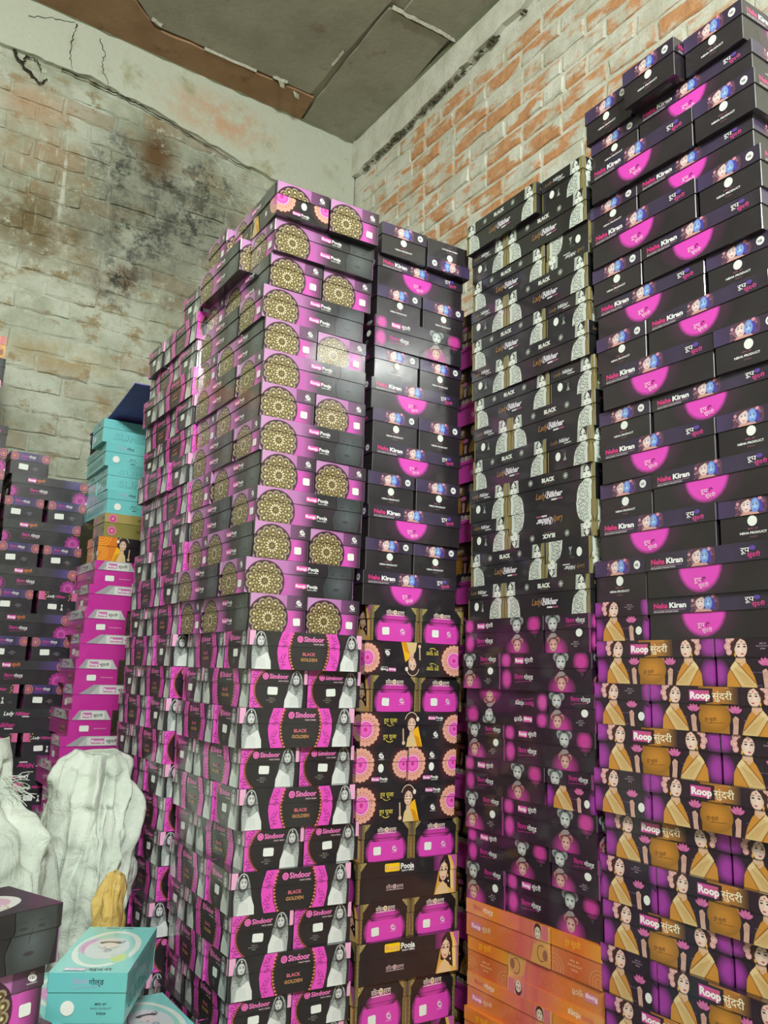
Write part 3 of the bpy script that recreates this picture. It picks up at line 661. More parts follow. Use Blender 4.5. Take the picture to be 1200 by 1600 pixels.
def d_neha_long(A):
    A.glow(136, 52, 90, 66, (84, 38, 74), NK, .3); A.glow(136, 58, 54, 55, (224, 70, 190), (84, 38, 74), .84)
    A.rect(0, 54, 100, 88, NK, (50, 40, 66)); A.rect(100, 54, 210, 88, (50, 40, 66), (58, 46, 74)); A.rect(210, 54, 300, 88, (58, 46, 74), NK)
    A.text('Neha', 16, 66, 15, (208, 48, 122), .04, 36); A.text('Kiran', 56, 66, 15, WH, .045, 42)
    A.line(16, 62, 96, 62, .8, (200, 140, 170)); A.text('EXCLUSIVE COLLECTION', 16, 57, 4, (220, 214, 220), .02, 62)
    two_faces(A, 142, 71, 66, 33.5)
    A.text('रूप', 122, 24, 12, (250, 206, 232), .04, 17); A.ring(146, 29, 2.6, 2.6, 1.8, (120, 24, 90), 0, 250, 8); A.text('सुंदरी', 132, 14, 10, (250, 206, 232), .04, 24)
    A.text('रूप', 232, 69, 13, WH, .05, 20); A.ell(258, 76, 7, 4.5, (96, 66, 160), n=10); A.text('सुंदरी', 246, 60, 10, (224, 74, 150), .05, 28)
def d_neha_end(A):
    A.rect(0, 54, 60, 88, (66, 52, 92), (56, 38, 66)); A.rect(60, 54, 150, 88, (56, 38, 66), (46, 36, 56))
    two_faces(A, 72, 71, 66, 33); A.ell(126, 71, 9, 9, (226, 228, 226), n=18); A.text('NK', 121, 68, 8, (60, 40, 70), .03, 10)
    A.text('MFD. BY', 62, 26, 5, (150, 90, 110), .02, 22); A.text('NEHA PRODUCT', 45, 18, 6, (226, 226, 226), .04, 56); A.text('INDIA', 66, 11, 4.5, (130, 84, 100), .02, 16)
def d_curly_long(A):
    curly(A, 0, 0); curly(A, 0, 0, 300)
    for x in (88, 208):
        for i in range(8):
            a = i*math.pi/4; A.ell(x+5*math.cos(a), 71+5*math.sin(a), 4.6, 1.6, (150, 156, 150), n=7, rot=a)
        A.ell(x, 71, 3, 3, (190, 196, 188), n=8)
    A.text('BLACK', 128, 66, 14, (214, 220, 212), .06, 44); A.line(136, 62, 166, 62, 1.2, (140, 110, 90))
    A.text('Lady', 104, 26, 22, (150, 110, 66), .02, 34, .25); A.text('Nikhar', 142, 26, 20, (216, 212, 220), .045, 52, .2); A.ring(146, 33, 7, 8, 1.6, (206, 200, 214), 30, 330, 12)
    A.rect(158, 17, 176, 21, (214, 214, 214)); A.rect(176, 17, 196, 21, (150, 80, 120))
def d_curly_end(A):
    curly(A, 0, 0, 150)
    A.text('Lady', 14, 66, 13, (130, 104, 74), .02, 26, .2); A.text('Nikhar', 44, 66, 13, (196, 200, 200), .04, 36, .2); A.rect(62, 60, 86, 63, (190, 190, 190))
    A.ell(62, 36, 5, 5, (80, 90, 84), n=8); A.poly([(56, 20), (62, 34), (68, 20)], (150, 156, 150)); A.text('MFD. BY', 50, 44, 4, (110, 110, 112), .02)
PU = (34, 16, 34)
def d_idol_long(A):
    A.rect(0, 0, 130, 88, (48, 18, 44), (30, 18, 32)); A.rect(130, 0, 300, 88, (30, 18, 32), (28, 24, 32))
    for y in (26, 70): A.glow(20, y, 20, 26 if y < 54 else 22, (206, 70, 164), (48, 20, 46), .45)
    tagRS(A, 52, 64, .92); kgold(A, 48, 24, .95)
    A.glow(206, 8, 46, 34, (176, 52, 138), (28, 18, 32), .35); statue(A, 206, 0, 88)
    A.glow(268, 68, 26, 26, (196, 60, 150), (28, 22, 32), .45); A.ell(270, 40, 6, 5, (70, 70, 74), (32, 26, 34), n=10)
def d_idol_end(A):
    A.rect(0, 0, 150, 88, (40, 18, 40), (28, 24, 32)); A.glow(36, 6, 44, 34, (186, 60, 146), (36, 20, 38), .4); statue(A, 30, 0, 88)
    kgold(A, 74, 66, .88); small_lines(A, 88, 16, (176, 170, 176), 1.0); A.rect(144, 0, 150, 88, (150, 60, 130))
def d_saree_long(A):
    A.rect(0, 0, 300, 88, (40, 20, 38))
    for x in (6, 294):
        for y in (24, 74): A.glow(x, y, 30, 32 if y < 50 else 26, (160, 56, 160), (42, 20, 42), .4)
    for x in (74, 226):
        for i in range(22): A.ell(x+((i*37) % 26)-13, 4+((i*23) % 46), 1.3, 1.3, (98, 76, 120), n=5)
    A.rect(118, 0, 182, 53, (146, 98, 26), (168, 116, 48)); A.glow(150, 30, 36, 28, (196, 132, 46), (150, 100, 30), .3)
    A.rect(150, 56, 184, 88, (196, 124, 48), (150, 104, 50)); A.rect(182, 56, 206, 88, (150, 104, 50), (44, 24, 38)); A.rect(118, 84, 184, 88, (150, 96, 40), (190, 128, 60))
    A.text('रूप सुंदरी', 128, 22, 9, (70, 40, 12), .02, 26); A.line(134, 18, 172, 20, .8, (70, 40, 12))
    A.rect(96, 60, 142, 80, (206, 70, 166), (196, 84, 120)); A.text('Roop', 98, 64, 18, (244, 240, 240), .045, 46); A.text('सुंदरी', 148, 64, 18, (240, 232, 206), .04, 44)
    saree(A, 30, 0); saree(A, 30, 0, 300); lotus(A, 104, 0); lotus(A, 104, 0, 300)
def d_saree_end(A):
    A.rect(0, 0, 150, 88, (36, 20, 36))
    for y in (24, 74): A.glow(2, y, 28, 30 if y < 50 else 24, (160, 56, 160), (36, 20, 36), .4); A.glow(150, y, 20, 34, (160, 56, 160), (36, 20, 36), .4)
    for i in range(22): A.ell(74+((i*37) % 24), 4+((i*23) % 46), 1.2, 1.2, (96, 76, 116), n=5)
    saree(A, 24, 0); lotus(A, 104, 0); small_lines(A, 88, 70, (176, 150, 170), .95)
OG = (214, 120, 40)
def d_orange_long(A):
    A.rect(0, 0, 110, 88, (206, 128, 66), (210, 112, 40)); A.rect(110, 0, 200, 88, (210, 112, 40), (206, 96, 84)); A.rect(200, 0, 300, 88, (206, 92, 92), (214, 150, 70))
    A.rect(0, 54, 110, 88, (222, 150, 90), (224, 130, 36)); A.rect(110, 54, 200, 88, (224, 130, 36), (214, 106, 96))
    for i in range(26): A.ring(90+(i*17) % 110, 6+(i*31) % 76, 3.4, 2.6, .8, (226, 146, 70), i*40, i*40+240, 7)
    A.rect(20, 18, 58, 36, (206, 124, 150)); A.text('Roop', 22, 22, 14, (240, 214, 226), .04, 34); A.text('सुंदरी', 61, 22, 14, (236, 206, 170), .035, 34)
    A.text('िकरण', 30, 66, 14, (214, 110, 96), .03, 34); A.text('गोल्ड', 68, 66, 15, (250, 236, 214), .05, 38)
    A.rect(236, 0, 300, 88, (206, 96, 100), (222, 176, 96)); A.poly([(236, 0), (246, 40), (268, 52), (292, 40), (300, 0)], (206, 150, 84)); A.rect(276, 56, 296, 88, (206, 110, 120))
    face(A, 262, 68, 20, 28, (234, 214, 196), (70, 40, 34)); A.ring(272, 26, 12, 16, 2, (120, 70, 50), 60, 300, 12); A.ell(284, 24, 8, 12, (150, 96, 70), n=10)
def d_orange_end(A):
    A.rect(0, 0, 75, 88, (204, 116, 70), (196, 92, 34)); A.rect(75, 0, 150, 88, (196, 92, 34), (204, 122, 72))
    A.rect(0, 54, 75, 88, (216, 134, 34), (216, 106, 36)); A.rect(75, 54, 150, 88, (216, 106, 36), (220, 146, 44))
    A.text('रूप सुंदरी', 44, 66, 16, (236, 178, 30), .05, 46); A.text('MFD. BY', 56, 34, 6, (230, 176, 130), .03, 28); A.text('BINDI PRODUCT', 50, 25, 6, (230, 176, 130), .03, 42); A.text('INDIA', 60, 16, 6, (230, 176, 130), .03, 20)
    for x, y in ((10, 10), (140, 10)):
        for r in (10, 18, 26): A.ring(x, y, r, r, 1.6, (222, 156, 104), 0, 360, 20)
GD = (142, 122, 62)
def gold_frame(A, w, right=True, left=True):
    for fl in ([None] if left else []) + ([w] if right else []):
        A.f = fl
        A.rect(0, 0, 9, 88, (104, 88, 44), (150, 132, 78)); A.poly([(9, 88), (26, 88), (18, 78), (9, 70)], (168, 150, 96))
        for i in range(10): A.ring(5, 5+i*8.6, 2.4, 3, .9, (66, 54, 24), i*30, i*30+270, 7)
        A.ring(13, 82, 4, 4, 1, (80, 66, 30), 0, 360, 10)
        A.f = None
def shiv(A, x, y, k=1.0, c=(226, 214, 204)):
    A.text('विघ्न', x, y, 13*k, c, .05, 22*k); A.ell(x+28*k, y+5*k, 6*k, 6*k, (226, 204, 96) if c[0] > 210 else c, c, n=10); A.ell(x+28*k, y+5*k, 2.4*k, 2.4*k, (160, 130, 40), n=7)
    A.text('हरण', x+35*k, y, 13*k, c, .05, 22*k); A.line(x, y-2.5*k, x+57*k, y-2.5*k, 1.5*k, c)
def d_frame_end(A):
    gold_frame(A, 150)
    A.glow(75, 24, 64, 46, (216, 66, 180), BK, .78); A.poly([(34, 54), (116, 54), (104, 66), (46, 66)], (196, 60, 162)); A.glow(75, 56, 46, 18, (196, 60, 162), BK, .55)
    A.poly([(22, 2), (128, 2), (124, 46), (26, 46)], (216, 66, 180)); shiv(A, 46, 68); ybs(A, 100, 26, 1.0, (240, 190, 228))
def d_frame_long(A):
    gold_frame(A, 300, right=False); A.rect(278, 0, 300, 88, BK); veil_woman(A, 250, 0); A.rect(296, 0, 300, 88, (170, 140, 80))
    A.rrect(78, 64, 122, 82, 3, (244, 200, 20)); A.text('Roop', 81, 68, 15, (240, 214, 150), .03, 38); A.text('Roop', 81.6, 67.6, 15, (214, 130, 60), .0, 38)
    A.text('Pooja', 125, 68, 17, WH, .03, 40); A.text('FANCY BINDI', 128, 62, 5, WH, .02, 36); shiv(A, 84, 26, .9, (196, 166, 176))
def d_lady_long(A):
    pinkmandala(A, 16, 44, 40); pinkmandala(A, 290, 44, 36); yellow_woman(A, 152, 0, 1.0)
    for y in (22, 62): A.text('रूप पूजा', 68, y, 14, (214, 196, 84), .04, 40); A.ring(88, y-2, 10, 6, 2, (214, 196, 84), 200, 330, 8)
    tagRP(A, 204, 68, .72, (206, 90, 170)); ybs(A, 230, 30)
def d_lady_end(A):
    pinkmandala(A, 14, 48, 38); pinkmandala(A, 140, 48, 32); ybs(A, 72, 68); tagRP(A, 46, 10, .72, (206, 90, 170))
def d_purple_long(A):
    A.rect(0, 54, 190, 88, (40, 42, 42), (46, 44, 50)); A.rect(190, 54, 300, 88, (46, 44, 50), (84, 60, 140)); tagRS(A, 62, 64, .98, (226, 120, 60)); medallion(A, 286, 68, 20)
    kgold(A, 74, 24, 1.0, (206, 60, 150)); flower(A, 272, 14, 32); A.ell(300, 4, 8, 6, (220, 190, 220), n=9)
    A.ring(12, 20, 20, 20, 2, (140, 50, 120), 0, 360, 18); flower(A, 4, 20, 22)
def d_purple_end(A):
    A.rect(0, 54, 150, 88, (70, 56, 128), (40, 36, 60)); A.rect(96, 54, 150, 88, (40, 36, 60), (104, 72, 150)); medallion(A, 14, 70, 18); medallion(A, 138, 70, 18)
    kgold(A, 40, 66, .82, (206, 60, 150)); small_lines(A, 84, 24, (170, 160, 170), 1.0)
def d_rose_long(A):
    A.rect(0, 54, 300, 88, (30, 44, 40), (36, 38, 44)); A.text('Lady', 92, 64, 20, WH, .02, 36, .25); A.text('Nikhar', 134, 64, 18, (196, 60, 136), .04, 52, .2); A.rect(160, 58, 186, 61, WH)
    A.text('Lady', 20, 22, 24, WH, .02, 46, .25); A.text('Nikhar', 74, 22, 22, (180, 50, 126), .04, 62, .2); A.rect(100, 14, 130, 18, (220, 210, 220))
    for (x, y, r) in ((286, 70, 22), (270, 80, 10)): A.ell(x, y, r, r*.9, (226, 120, 170), (160, 60, 110), n=12)
    for i in range(9): A.ell(262+(i*7) % 22, 56+(i*11) % 30, 2.6, 2.4, (196, 140, 80), n=7)
    A.glow(290, 34, 26, 30, (176, 40, 140), BK, .4)
def d_rose_end(A):
    A.rect(0, 54, 150, 88, (34, 40, 40), (44, 38, 48)); A.rect(0, 56, 26, 88, (216, 110, 160), (196, 90, 140)); A.rect(128, 56, 150, 88, (196, 90, 140), (216, 110, 160))
    for i in range(8): A.ell(28+(i*5) % 8, 58+(i*9) % 28, 2.4, 2.4, (190, 150, 90), n=6); A.ell(118+(i*5) % 8, 58+(i*9) % 28, 2.4, 2.4, (190, 150, 90), n=6)
    A.text('Lady', 36, 66, 14, WH, .02, 26, .25); A.text('Nikhar', 66, 66, 13, (196, 60, 136), .04, 38, .2); A.poly([(88, 18), (94, 34), (100, 18)], (206, 206, 200)); A.ell(94, 37, 4, 4, (206, 206, 200), n=8); small_lines(A, 112, 20, (120, 110, 120), .7)
CY = (104, 190, 192)
def d_cyan_long(A):
    A.rect(0, 0, 300, 88, (112, 196, 200), (118, 200, 196))
    for y, h in ((60, 26), (14, 34)): A.text('SUNDARI', 40, y, h, (84, 158, 162), .035, 210); A.text('SUNDARI', 40.6, y+.2, h, (118, 202, 204), .0, 209)
def d_cyan_end(A):
    A.rect(0, 0, 150, 88, (106, 190, 194), (112, 194, 192)); kgold(A, 48, 66, .85, (176, 160, 206), (36, 44, 60))
    A.text('MFD. BY', 92, 32, 5.5, (50, 74, 84), .02, 22); A.text('BINDI PRODUCT', 84, 25, 4.5, (90, 130, 136), .01, 40); A.text('INDIA', 96, 16, 6, (50, 74, 84), .02, 18)
def d_cyan_top(A):
    A.rect(0, 0, A.w, A.h, (124, 208, 206)); cx, cy = A.w/2, A.h/2
    A.ell(cx, cy, 118, 66, (222, 232, 226), n=34); A.ell(cx, cy, 104, 54, (150, 212, 206), n=34)
    A.glow(cx+10, cy+34, 56, 26, (214, 130, 196), (150, 212, 206), .7); A.glow(cx-60, cy-36, 34, 20, (196, 220, 120), (150, 212, 206), .5)
    A.ell(cx, cy, 70, 44, (206, 214, 218), n=24)
    for i in range(16): A.ring(cx-44+(i*29) % 88, cy-24+(i*17) % 50, 7, 5, 1, (120, 140, 160), i*50, i*50+260, 9)
    A.ell(cx+34, cy, 9, 24, (46, 50, 56), n=14); A.ell(cx+14, cy, 20, 20, (220, 214, 214), n=16); A.ell(cx+4, cy+6, 3, 3, (160, 90, 90), n=7)
    A.rect(10, 84, 26, 126, (196, 176, 214)); A.text('Roop', 13, 124, 14, WH, .04, 38, r90=True); A.text('सुंदरी', 13, 80, 15, (40, 50, 60), .01, 46, r90=True); A.text('िकरण गोल्ड', 284, 110, 10, (60, 80, 90), .01, 60, r90=True)
def d_mandala_top(A):
    A.rect(0, 0, A.w, A.h, (44, 40, 46)); A.ell(150, 75, 120, 60, (226, 226, 222), n=34); A.ell(150, 75, 104, 48, (212, 176, 196), n=34)
    for i in range(24): A.ring(70+(i*37) % 160, 36+(i*23) % 78, 10, 7, 2, ((226, 120, 186), (236, 232, 226), (198, 178, 120))[i % 3], i*50, i*50+260, 9)
    A.ell(150, 84, 26, 26, (228, 206, 196), n=18); A.ell(150, 104, 30, 16, (50, 40, 44), n=14)
def d_olive_long(A):
    A.rect(0, 0, 300, 88, (140, 132, 66), (112, 106, 56)); A.rect(0, 54, 300, 88, (170, 150, 90), (126, 120, 60)); pm = [(30, 68), (30, 24)]
    for x, y in pm:
        A.ell(x, y, 17, 17, (206, 120, 150), n=16); A.ell(x, y, 11, 11, (196, 60, 130), n=14); A.ell(x, y, 5, 5, (226, 150, 170), n=10)
    A.text('गोल्ड', 120, 64, 14, (84, 78, 30), .02, 40); A.text('गोल्ड', 120, 22, 14, (84, 78, 30), .02, 40)
def d_veil_long(A):
    A.rect(0, 0, 70, 88, (222, 130, 30), (214, 116, 20))
    for r in (14, 24, 34): A.ring(12, 88, r, r, 1.6, (250, 190, 60), 180, 360, 14); A.ring(10, 30, r*.8, r*.8, 1.6, (250, 190, 60), 0, 360, 14)
    A.rect(110, 0, 300, 88, BK); yellow_woman(A, 92, 0, 1.05, 184); A.text('रूप पूजा', 170, 66, 14, (190, 130, 40), .03, 60)
MG = (186, 40, 150)
def d_magenta_long(A):
    A.rect(0, 0, 300, 88, (196, 46, 156), (176, 36, 126)); A.poly([(20, 55), (70, 88), (230, 88), (280, 55)], (186, 188, 190)); A.poly([(20, 55), (70, 88), (90, 88), (60, 55)], (160, 158, 164))
    A.rrect(90, 57, 226, 84, 4, (214, 216, 212)); A.rect(104, 62, 150, 80, (196, 110, 170)); A.text('Roop', 106, 66, 13, WH, .035, 42); A.text('सुंदरी', 156, 66, 13, (60, 66, 60), .03, 44)
    A.rrect(180, 10, 250, 34, 2, (176, 110, 120)); A.text('Roop', 186, 16, 16, (90, 30, 60), .03, 56)
def d_magenta_end(A):
    A.rect(0, 0, 150, 88, (196, 46, 156), (182, 38, 134)); A.poly([(10, 55), (34, 88), (126, 88), (146, 55)], (186, 188, 190)); A.poly([(10, 55), (34, 88), (50, 88), (30, 55)], (160, 158, 164))
    A.rrect(40, 57, 122, 84, 4, (214, 216, 212)); A.rect(46, 62, 78, 80, (196, 110, 170)); A.text('Roop', 48, 66, 12, WH, .035, 28); A.text('सुंदरी', 82, 66, 12, (60, 66, 60), .03, 34)
    A.text('BINDI PRODUCT', 90, 24, 4, (226, 190, 216), .02, 44)
# name: (long, end, background, (sticker u, v, w, h, round), look words, singular kind)
DES = {
 'mandala': (d_mandala_long, d_mandala_end, BK, (122, 24, 19, 18, 0), 'black and mauve pearl-mandala', None),
 'bride':   (d_bride_long, d_bride_end, BK, (62, 38, 26, 18, 0), 'black and pink veiled-bride', None),
 'neha':    (d_neha_long, d_neha_end, NK, (75, 42, 20, 20, 1), 'black two-faces', None),
 'curly':   (d_curly_long, d_curly_end, (26, 27, 28), (36, 34, 17, 22, 1), 'black curly-sari figure', None),
 'idol':    (d_idol_long, d_idol_end, PU, (112, 43, 20, 18, 1), 'dark purple grey-idol', None),
 'saree':   (d_saree_long, d_saree_end, (36, 20, 36), (126, 20, 16, 18, 1), 'purple gold-sari woman', None),
 'orange':  (d_orange_long, d_orange_end, OG, None, 'plain orange', None),
 'frame':   (d_frame_long, d_frame_end, BK, (50, 24, 22, 19, 0), 'black and pink gold-framed', None),
 'lady':    (d_lady_long, d_lady_end, BK, (74, 40, 16, 20, 1), 'black peach-mandala', None),
 'purple':  (d_purple_long, d_purple_end, (28, 26, 34), (50, 32, 36, 22, 0), 'black and violet medallion', None),
 'rose':    (d_rose_long, d_rose_end, (32, 34, 40), (58, 32, 34, 20, 0), 'charcoal pink-rose', None),
 'cyan':    (d_cyan_long, d_cyan_end, CY, (40, 26, 26, 26, 1), 'turquoise', None),
 'olive':   (d_olive_long, d_olive_long, (130, 122, 60), None, 'olive gold', None),
 'veil':    (d_veil_long, d_veil_long, BK, (150, 24, 20, 20, 1), 'black and orange yellow-veil', None),
 'magenta': (d_magenta_long, d_magenta_end, MG, (58, 24, 32, 20, 0), 'magenta and grey', None),
}
CL, CW, CH, CS = 300.0, 150.0, 88.0, 54.0     # carton length, width, height, lid line (mm)
def side_frames(L, Wd):
    # (origin, u dir, outward normal, width, is_long) for the four sides
    return [((-L/2, -Wd/2), (1, 0), (0, -1), L, True), ((L/2, Wd/2), (-1, 0), (0, 1), L, True),
            ((-L/2, Wd/2), (0, -1), (-1, 0), Wd, False), ((L/2, -Wd/2), (0, 1), (1, 0), Wd, False)]
def shell(V, F, C, L, Wd, z0, z1, bg, edge, ch):
    # block with chamfered upright edges; paler worn card on the chamfers
    xs = [(-L/2+ch, -Wd/2), (L/2-ch, -Wd/2), (L/2, -Wd/2+ch), (L/2, Wd/2-ch), (L/2-ch, Wd/2), (-L/2+ch, Wd/2), (-L/2, Wd/2-ch), (-L/2, -Wd/2+ch)]
    b = len(V); V += [(x, y, z0) for x, y in xs] + [(x, y, z1) for x, y in xs]
    for i in range(8):
        j = (i+1) % 8; F.append((b+i, b+j, b+8+j, b+8+i)); C.append([edge if i % 2 else bg]*4)
    F.append(tuple(b+8+i for i in range(8))); C.append([bg]*8)
    F.append(tuple(b+7-i for i in range(8))); C.append([bg]*8)
LAYER = 1.15
def decal(V, F, C, art, org, ud, nd, off, y0, y1, w):
    for lay, tris in art.T:
        o = off + 0.06 + lay*LAYER/max(1, art.l)
        for t in tris:
            p = list(t)
            lo, hi = min(q[1] for q in p), max(q[1] for q in p); a, b_ = min(q[0] for q in p), max(q[0] for q in p)
            if hi <= y0 or lo >= y1 or b_ <= 1.2 or a >= w-1.2: continue
            if lo < y0: p = clip(p, 1, y0, True)
            if p and hi > y1: p = clip(p, 1, y1, False)
            if p and a < 1.2: p = clip(p, 0, 1.2, True)
            if p and b_ > w-1.2: p = clip(p, 0, w-1.2, False)
            if len(p) < 3: continue
            # keep the outline counter-clockwise
            ar = sum(p[i][0]*p[(i+1) % len(p)][1]-p[(i+1) % len(p)][0]*p[i][1] for i in range(len(p)))
            if abs(ar) < 1e-4: continue
            if ar < 0: p = p[::-1]
            b = len(V)
            V += [(org[0]+ud[0]*x+nd[0]*o, org[1]+ud[1]*x+nd[1]*o, y) for x, y, _ in p]
            F.append(tuple(range(b, b+len(p)))); C.append([c for _, _, c in p])
LINC = {}
def lc(c):
    c = tuple(round(v) for v in c)
    if c not in LINC: LINC[c] = lin(c)
    return LINC[c]
def cmesh(name, V, F, C):
    me = bpy.data.meshes.new(name); me.from_pydata([(x/1000, y/1000, z/1000) for x, y, z in V], [], F)
    at = me.color_attributes.new('Col', 'FLOAT_COLOR', 'CORNER'); buf = []
    for c in C:
        for q in c: buf.extend(lc(q))
    at.data.foreach_set('color', buf); me.materials.append(PRINT); me.update(); return me
CART = {}
def carton_meshes(d):
    if d in CART: return CART[d]
    fl, fe, bg, st, words, _ = DES[d]
    A = Art(CL, CH, bg); fl(A); B = Art(CW, CH, bg); fe(B)
    edge = tuple(min(255, int(v*.55+62)) for v in bg)
    out = []
    for piece in ('body', 'lid'):
        V, F, C = [], [], []
        m = 2.2 if piece == 'body' else 0.0
        L, Wd = CL-2*m, CW-2*m
        z0, z1 = (0.0, CS+1) if piece == 'body' else (CS, CH)
        shell(V, F, C, L, Wd, z0, z1, bg, edge, 1.3)
        for org, ud, nd, w, lg in side_frames(CL, CW):
            art = A if lg else B
            decal(V, F, C, art, org, ud, nd, -m, z0+.3, (CS if piece == 'body' else z1-.3), w)
        if piece == 'lid' and d in ('cyan', 'mandala'):
            T = Art(CL, CW, bg); (d_cyan_top if d == 'cyan' else d_mandala_top)(T)
            for lay, tris in T.T:
                for t in tris:
                    b = len(V); V += [(x-CL/2, y-CW/2, CH+.05+lay*LAYER/T.l) for x, y, _ in t]; F.append((b, b+1, b+2)); C.append([c for _, _, c in t])
        out.append(cmesh('carton_'+piece, V, F, C))
    sm = None
    if st:
        u, v, w, h, rd = st; P = []
        if rd: P = [(w/2*math.cos(i*math.pi/9), h/2*math.sin(i*math.pi/9)) for i in range(18)]
        else:
            for a, b, q in ((1, -1, -90), (1, 1, 0), (-1, 1, 90), (-1, -1, 180)):
                P += [(a*(w/2-3)+3*math.cos(math.radians(q+t)), b*(h/2-3)+3*math.sin(math.radians(q+t))) for t in (0, 45, 90)]
        n = len(P)
        V = [(-.35/1000, -x/1000, y/1000) for x, y in P]+[(0.3/1000, -x/1000, y/1000) for x, y in P]
        F = [tuple(range(n-1, -1, -1))]+[(i, (i+1) % n, n+(i+1) % n, n+i) for i in range(n)]
        sm = mesh('sticker', V, F, [STICKER])
        # sits on the -x end, above the print
        bm = bmesh.new(); bm.from_mesh(sm); bmesh.ops.recalc_face_normals(bm, faces=bm.faces); bm.to_mesh(sm); bm.free()
        sm = (sm, (-(CL/2-2.2+1.5)/1000, (CW/2-u)/1000, v/1000))
    CART[d] = (out[0], out[1], sm); return CART[d]
rj = random.Random(11)
ORD = 'first second third fourth fifth sixth seventh eighth ninth tenth eleventh twelfth thirteenth fourteenth fifteenth sixteenth seventeenth eighteenth nineteenth twentieth twenty-first twenty-second twenty-third twenty-fourth twenty-fifth twenty-sixth twenty-seventh'.split()
def carton(d, loc, rz, h, label, group, flip=0, sticker=True, lid=None, scale=1.0, tilt=(0, 0)):
    # flip: 0 upright, 1 upside down shown by its long side, 2 upside down shown by its end
    body, lidm, st = carton_meshes(d)
    if lid: lidm = carton_meshes(lid)[1]
    o = link(DES[d][4].split()[-1].replace('-', '_')+'_carton', body)
    sz = h/(CH/1000)
    o.scale = (scale, scale, sz)
    x, y, z = loc
    if flip == 1: o.rotation_euler = (0, math.pi, rz)
    elif flip == 2: o.rotation_euler = (math.pi, 0, rz)
    else: o.rotation_euler = (tilt[0], tilt[1], rz)
    o.location = (x, y, z+h if flip else z)
    tag(o, label, 'carton', group)
    link('lid', lidm, o)
    if sticker and st:
        s = link('sticker', st[0], o); p = st[1]
        s.location = (p[0], p[1]+rj.uniform(-.004, .004), p[2]+rj.uniform(-.002, .002)); s.rotation_euler = (rj.uniform(-.06, .06), 0, 0)
    return o
# ------------------------------------------------------------------ towers: measured pose of each layer (dx, dy, turn, top height)
T1F=(0.8157,1.8404,0.0888)
T1R=[(-0.0041,-0.0248,-0.0348,1.2404),(0.0045,-0.0071,0.0,1.1487),(0.0062,0.0105,-0.0152,1.0592),(-0.0081,0.0145,0.0,0.9699),(0.002,0.013,0.0067,0.8825),(-0.0001,0.0065,0.0022,0.7955),(0.0003,0.0073,-0.0061,0.7083),(-0.0002,0.0033,-0.0029,0.6203),(0.0083,0.0018,0.0112,0.5336),(0.0019,0.0028,-0.0019,0.4439),(0.0017,0.0035,0.0089,0.3578),(-0.0141,0.0074,-0.0014,0.2688),(0.0001,0.001,0.002,0.1835),(-0.0025,-0.0116,-0.0377,0.0953),(0.0106,-0.002,0.0087,0.0067),(-0.0143,-0.0075,-0.0394,-0.0815),(-0.001,0.0017,-0.0001,-0.172),(-0.0028,-0.0078,-0.0253,-0.2608),(0.0181,-0.0049,0.0082,-0.3506),(-0.0093,-0.0061,-0.0464,-0.4382),(-0.0014,-0.004,-0.0241,-0.5288),(-0.0018,-0.0021,-0.0593,-0.6148),(0.006,0.0047,-0.042,-0.7045)]
T2F=(1.1459,1.8548,0.0903)
T2R=[(0.0025,-0.016,-0.0356,1.2495),(0.0,0.0,0.0,1.1569),(0.0041,0.0005,0.0041,1.0688),(0.0005,0.0037,-0.0177,0.9785),(0.0049,0.0084,0.0062,0.8895),(-0.0022,0.01,-0.009,0.7992),(0.006,0.0056,0.0082,0.7122),(0.0054,0.0077,0.0,0.6199),(-0.0037,0.0057,-0.0071,0.535),(-0.0008,0.0016,-0.0237,0.4442),(-0.0039,0.0066,-0.0025,0.3558),(-0.0108,0.0032,-0.0189,0.2683),(0.0131,-0.0045,0.0048,0.1786),(-0.0027,-0.0017,-0.017,0.0881),(0.016,-0.0045,0.0233,0.0004),(-0.0071,-0.0021,-0.0232,-0.0908),(-0.0149,0.0003,-0.0419,-0.1787),(-0.0126,0.0005,-0.0341,-0.2711),(0.0056,-0.0025,0.0149,-0.3623),(-0.0034,-0.0026,-0.0217,-0.4511),(0.0057,-0.005,0.0176,-0.545),(-0.0018,-0.0098,-0.0336,-0.6337),(0.0001,-0.0051,0.0163,-0.7275)]
T3F=(1.4379,1.8019,0.0873)
T3R=[(-0.0055,0.0065,-0.0114,1.3023),(0.0,0.0,0.0,1.2139),(0.0024,0.0013,0.0,1.1248),(0.0,0.0,0.0,1.0369),(0.0044,0.0013,0.0,0.9473),(0.0,0.0,0.0,0.8599),(0.0079,-0.0065,0.0,0.7714),(0.0053,-0.009,0.0,0.6842),(0.0094,-0.0002,-0.027,0.5945),(-0.0035,-0.0023,0.0259,0.5062),(0.0024,-0.0033,0.0,0.418),(0.0053,0.0026,-0.0399,0.3298),(-0.0012,0.0033,-0.0218,0.2425),(-0.0066,0.0054,0.0044,0.1527),(-0.0139,0.0056,0.0287,0.064),(-0.0085,-0.0009,0.028,-0.0259),(-0.0029,-0.0005,0.0021,-0.1111),(-0.0031,0.0017,-0.0173,-0.1992),(-0.0068,-0.0004,0.0143,-0.2839),(-0.0014,-0.0045,0.0012,-0.3742),(0.0009,0.0005,0.0202,-0.4562),(0.0039,0.0009,0.0047,-0.5466),(0.0046,-0.0003,0.0111,-0.6337),(0.0068,-0.0012,0.0,-0.7197)]
T4F=(1.4421,1.3419,0.0897)
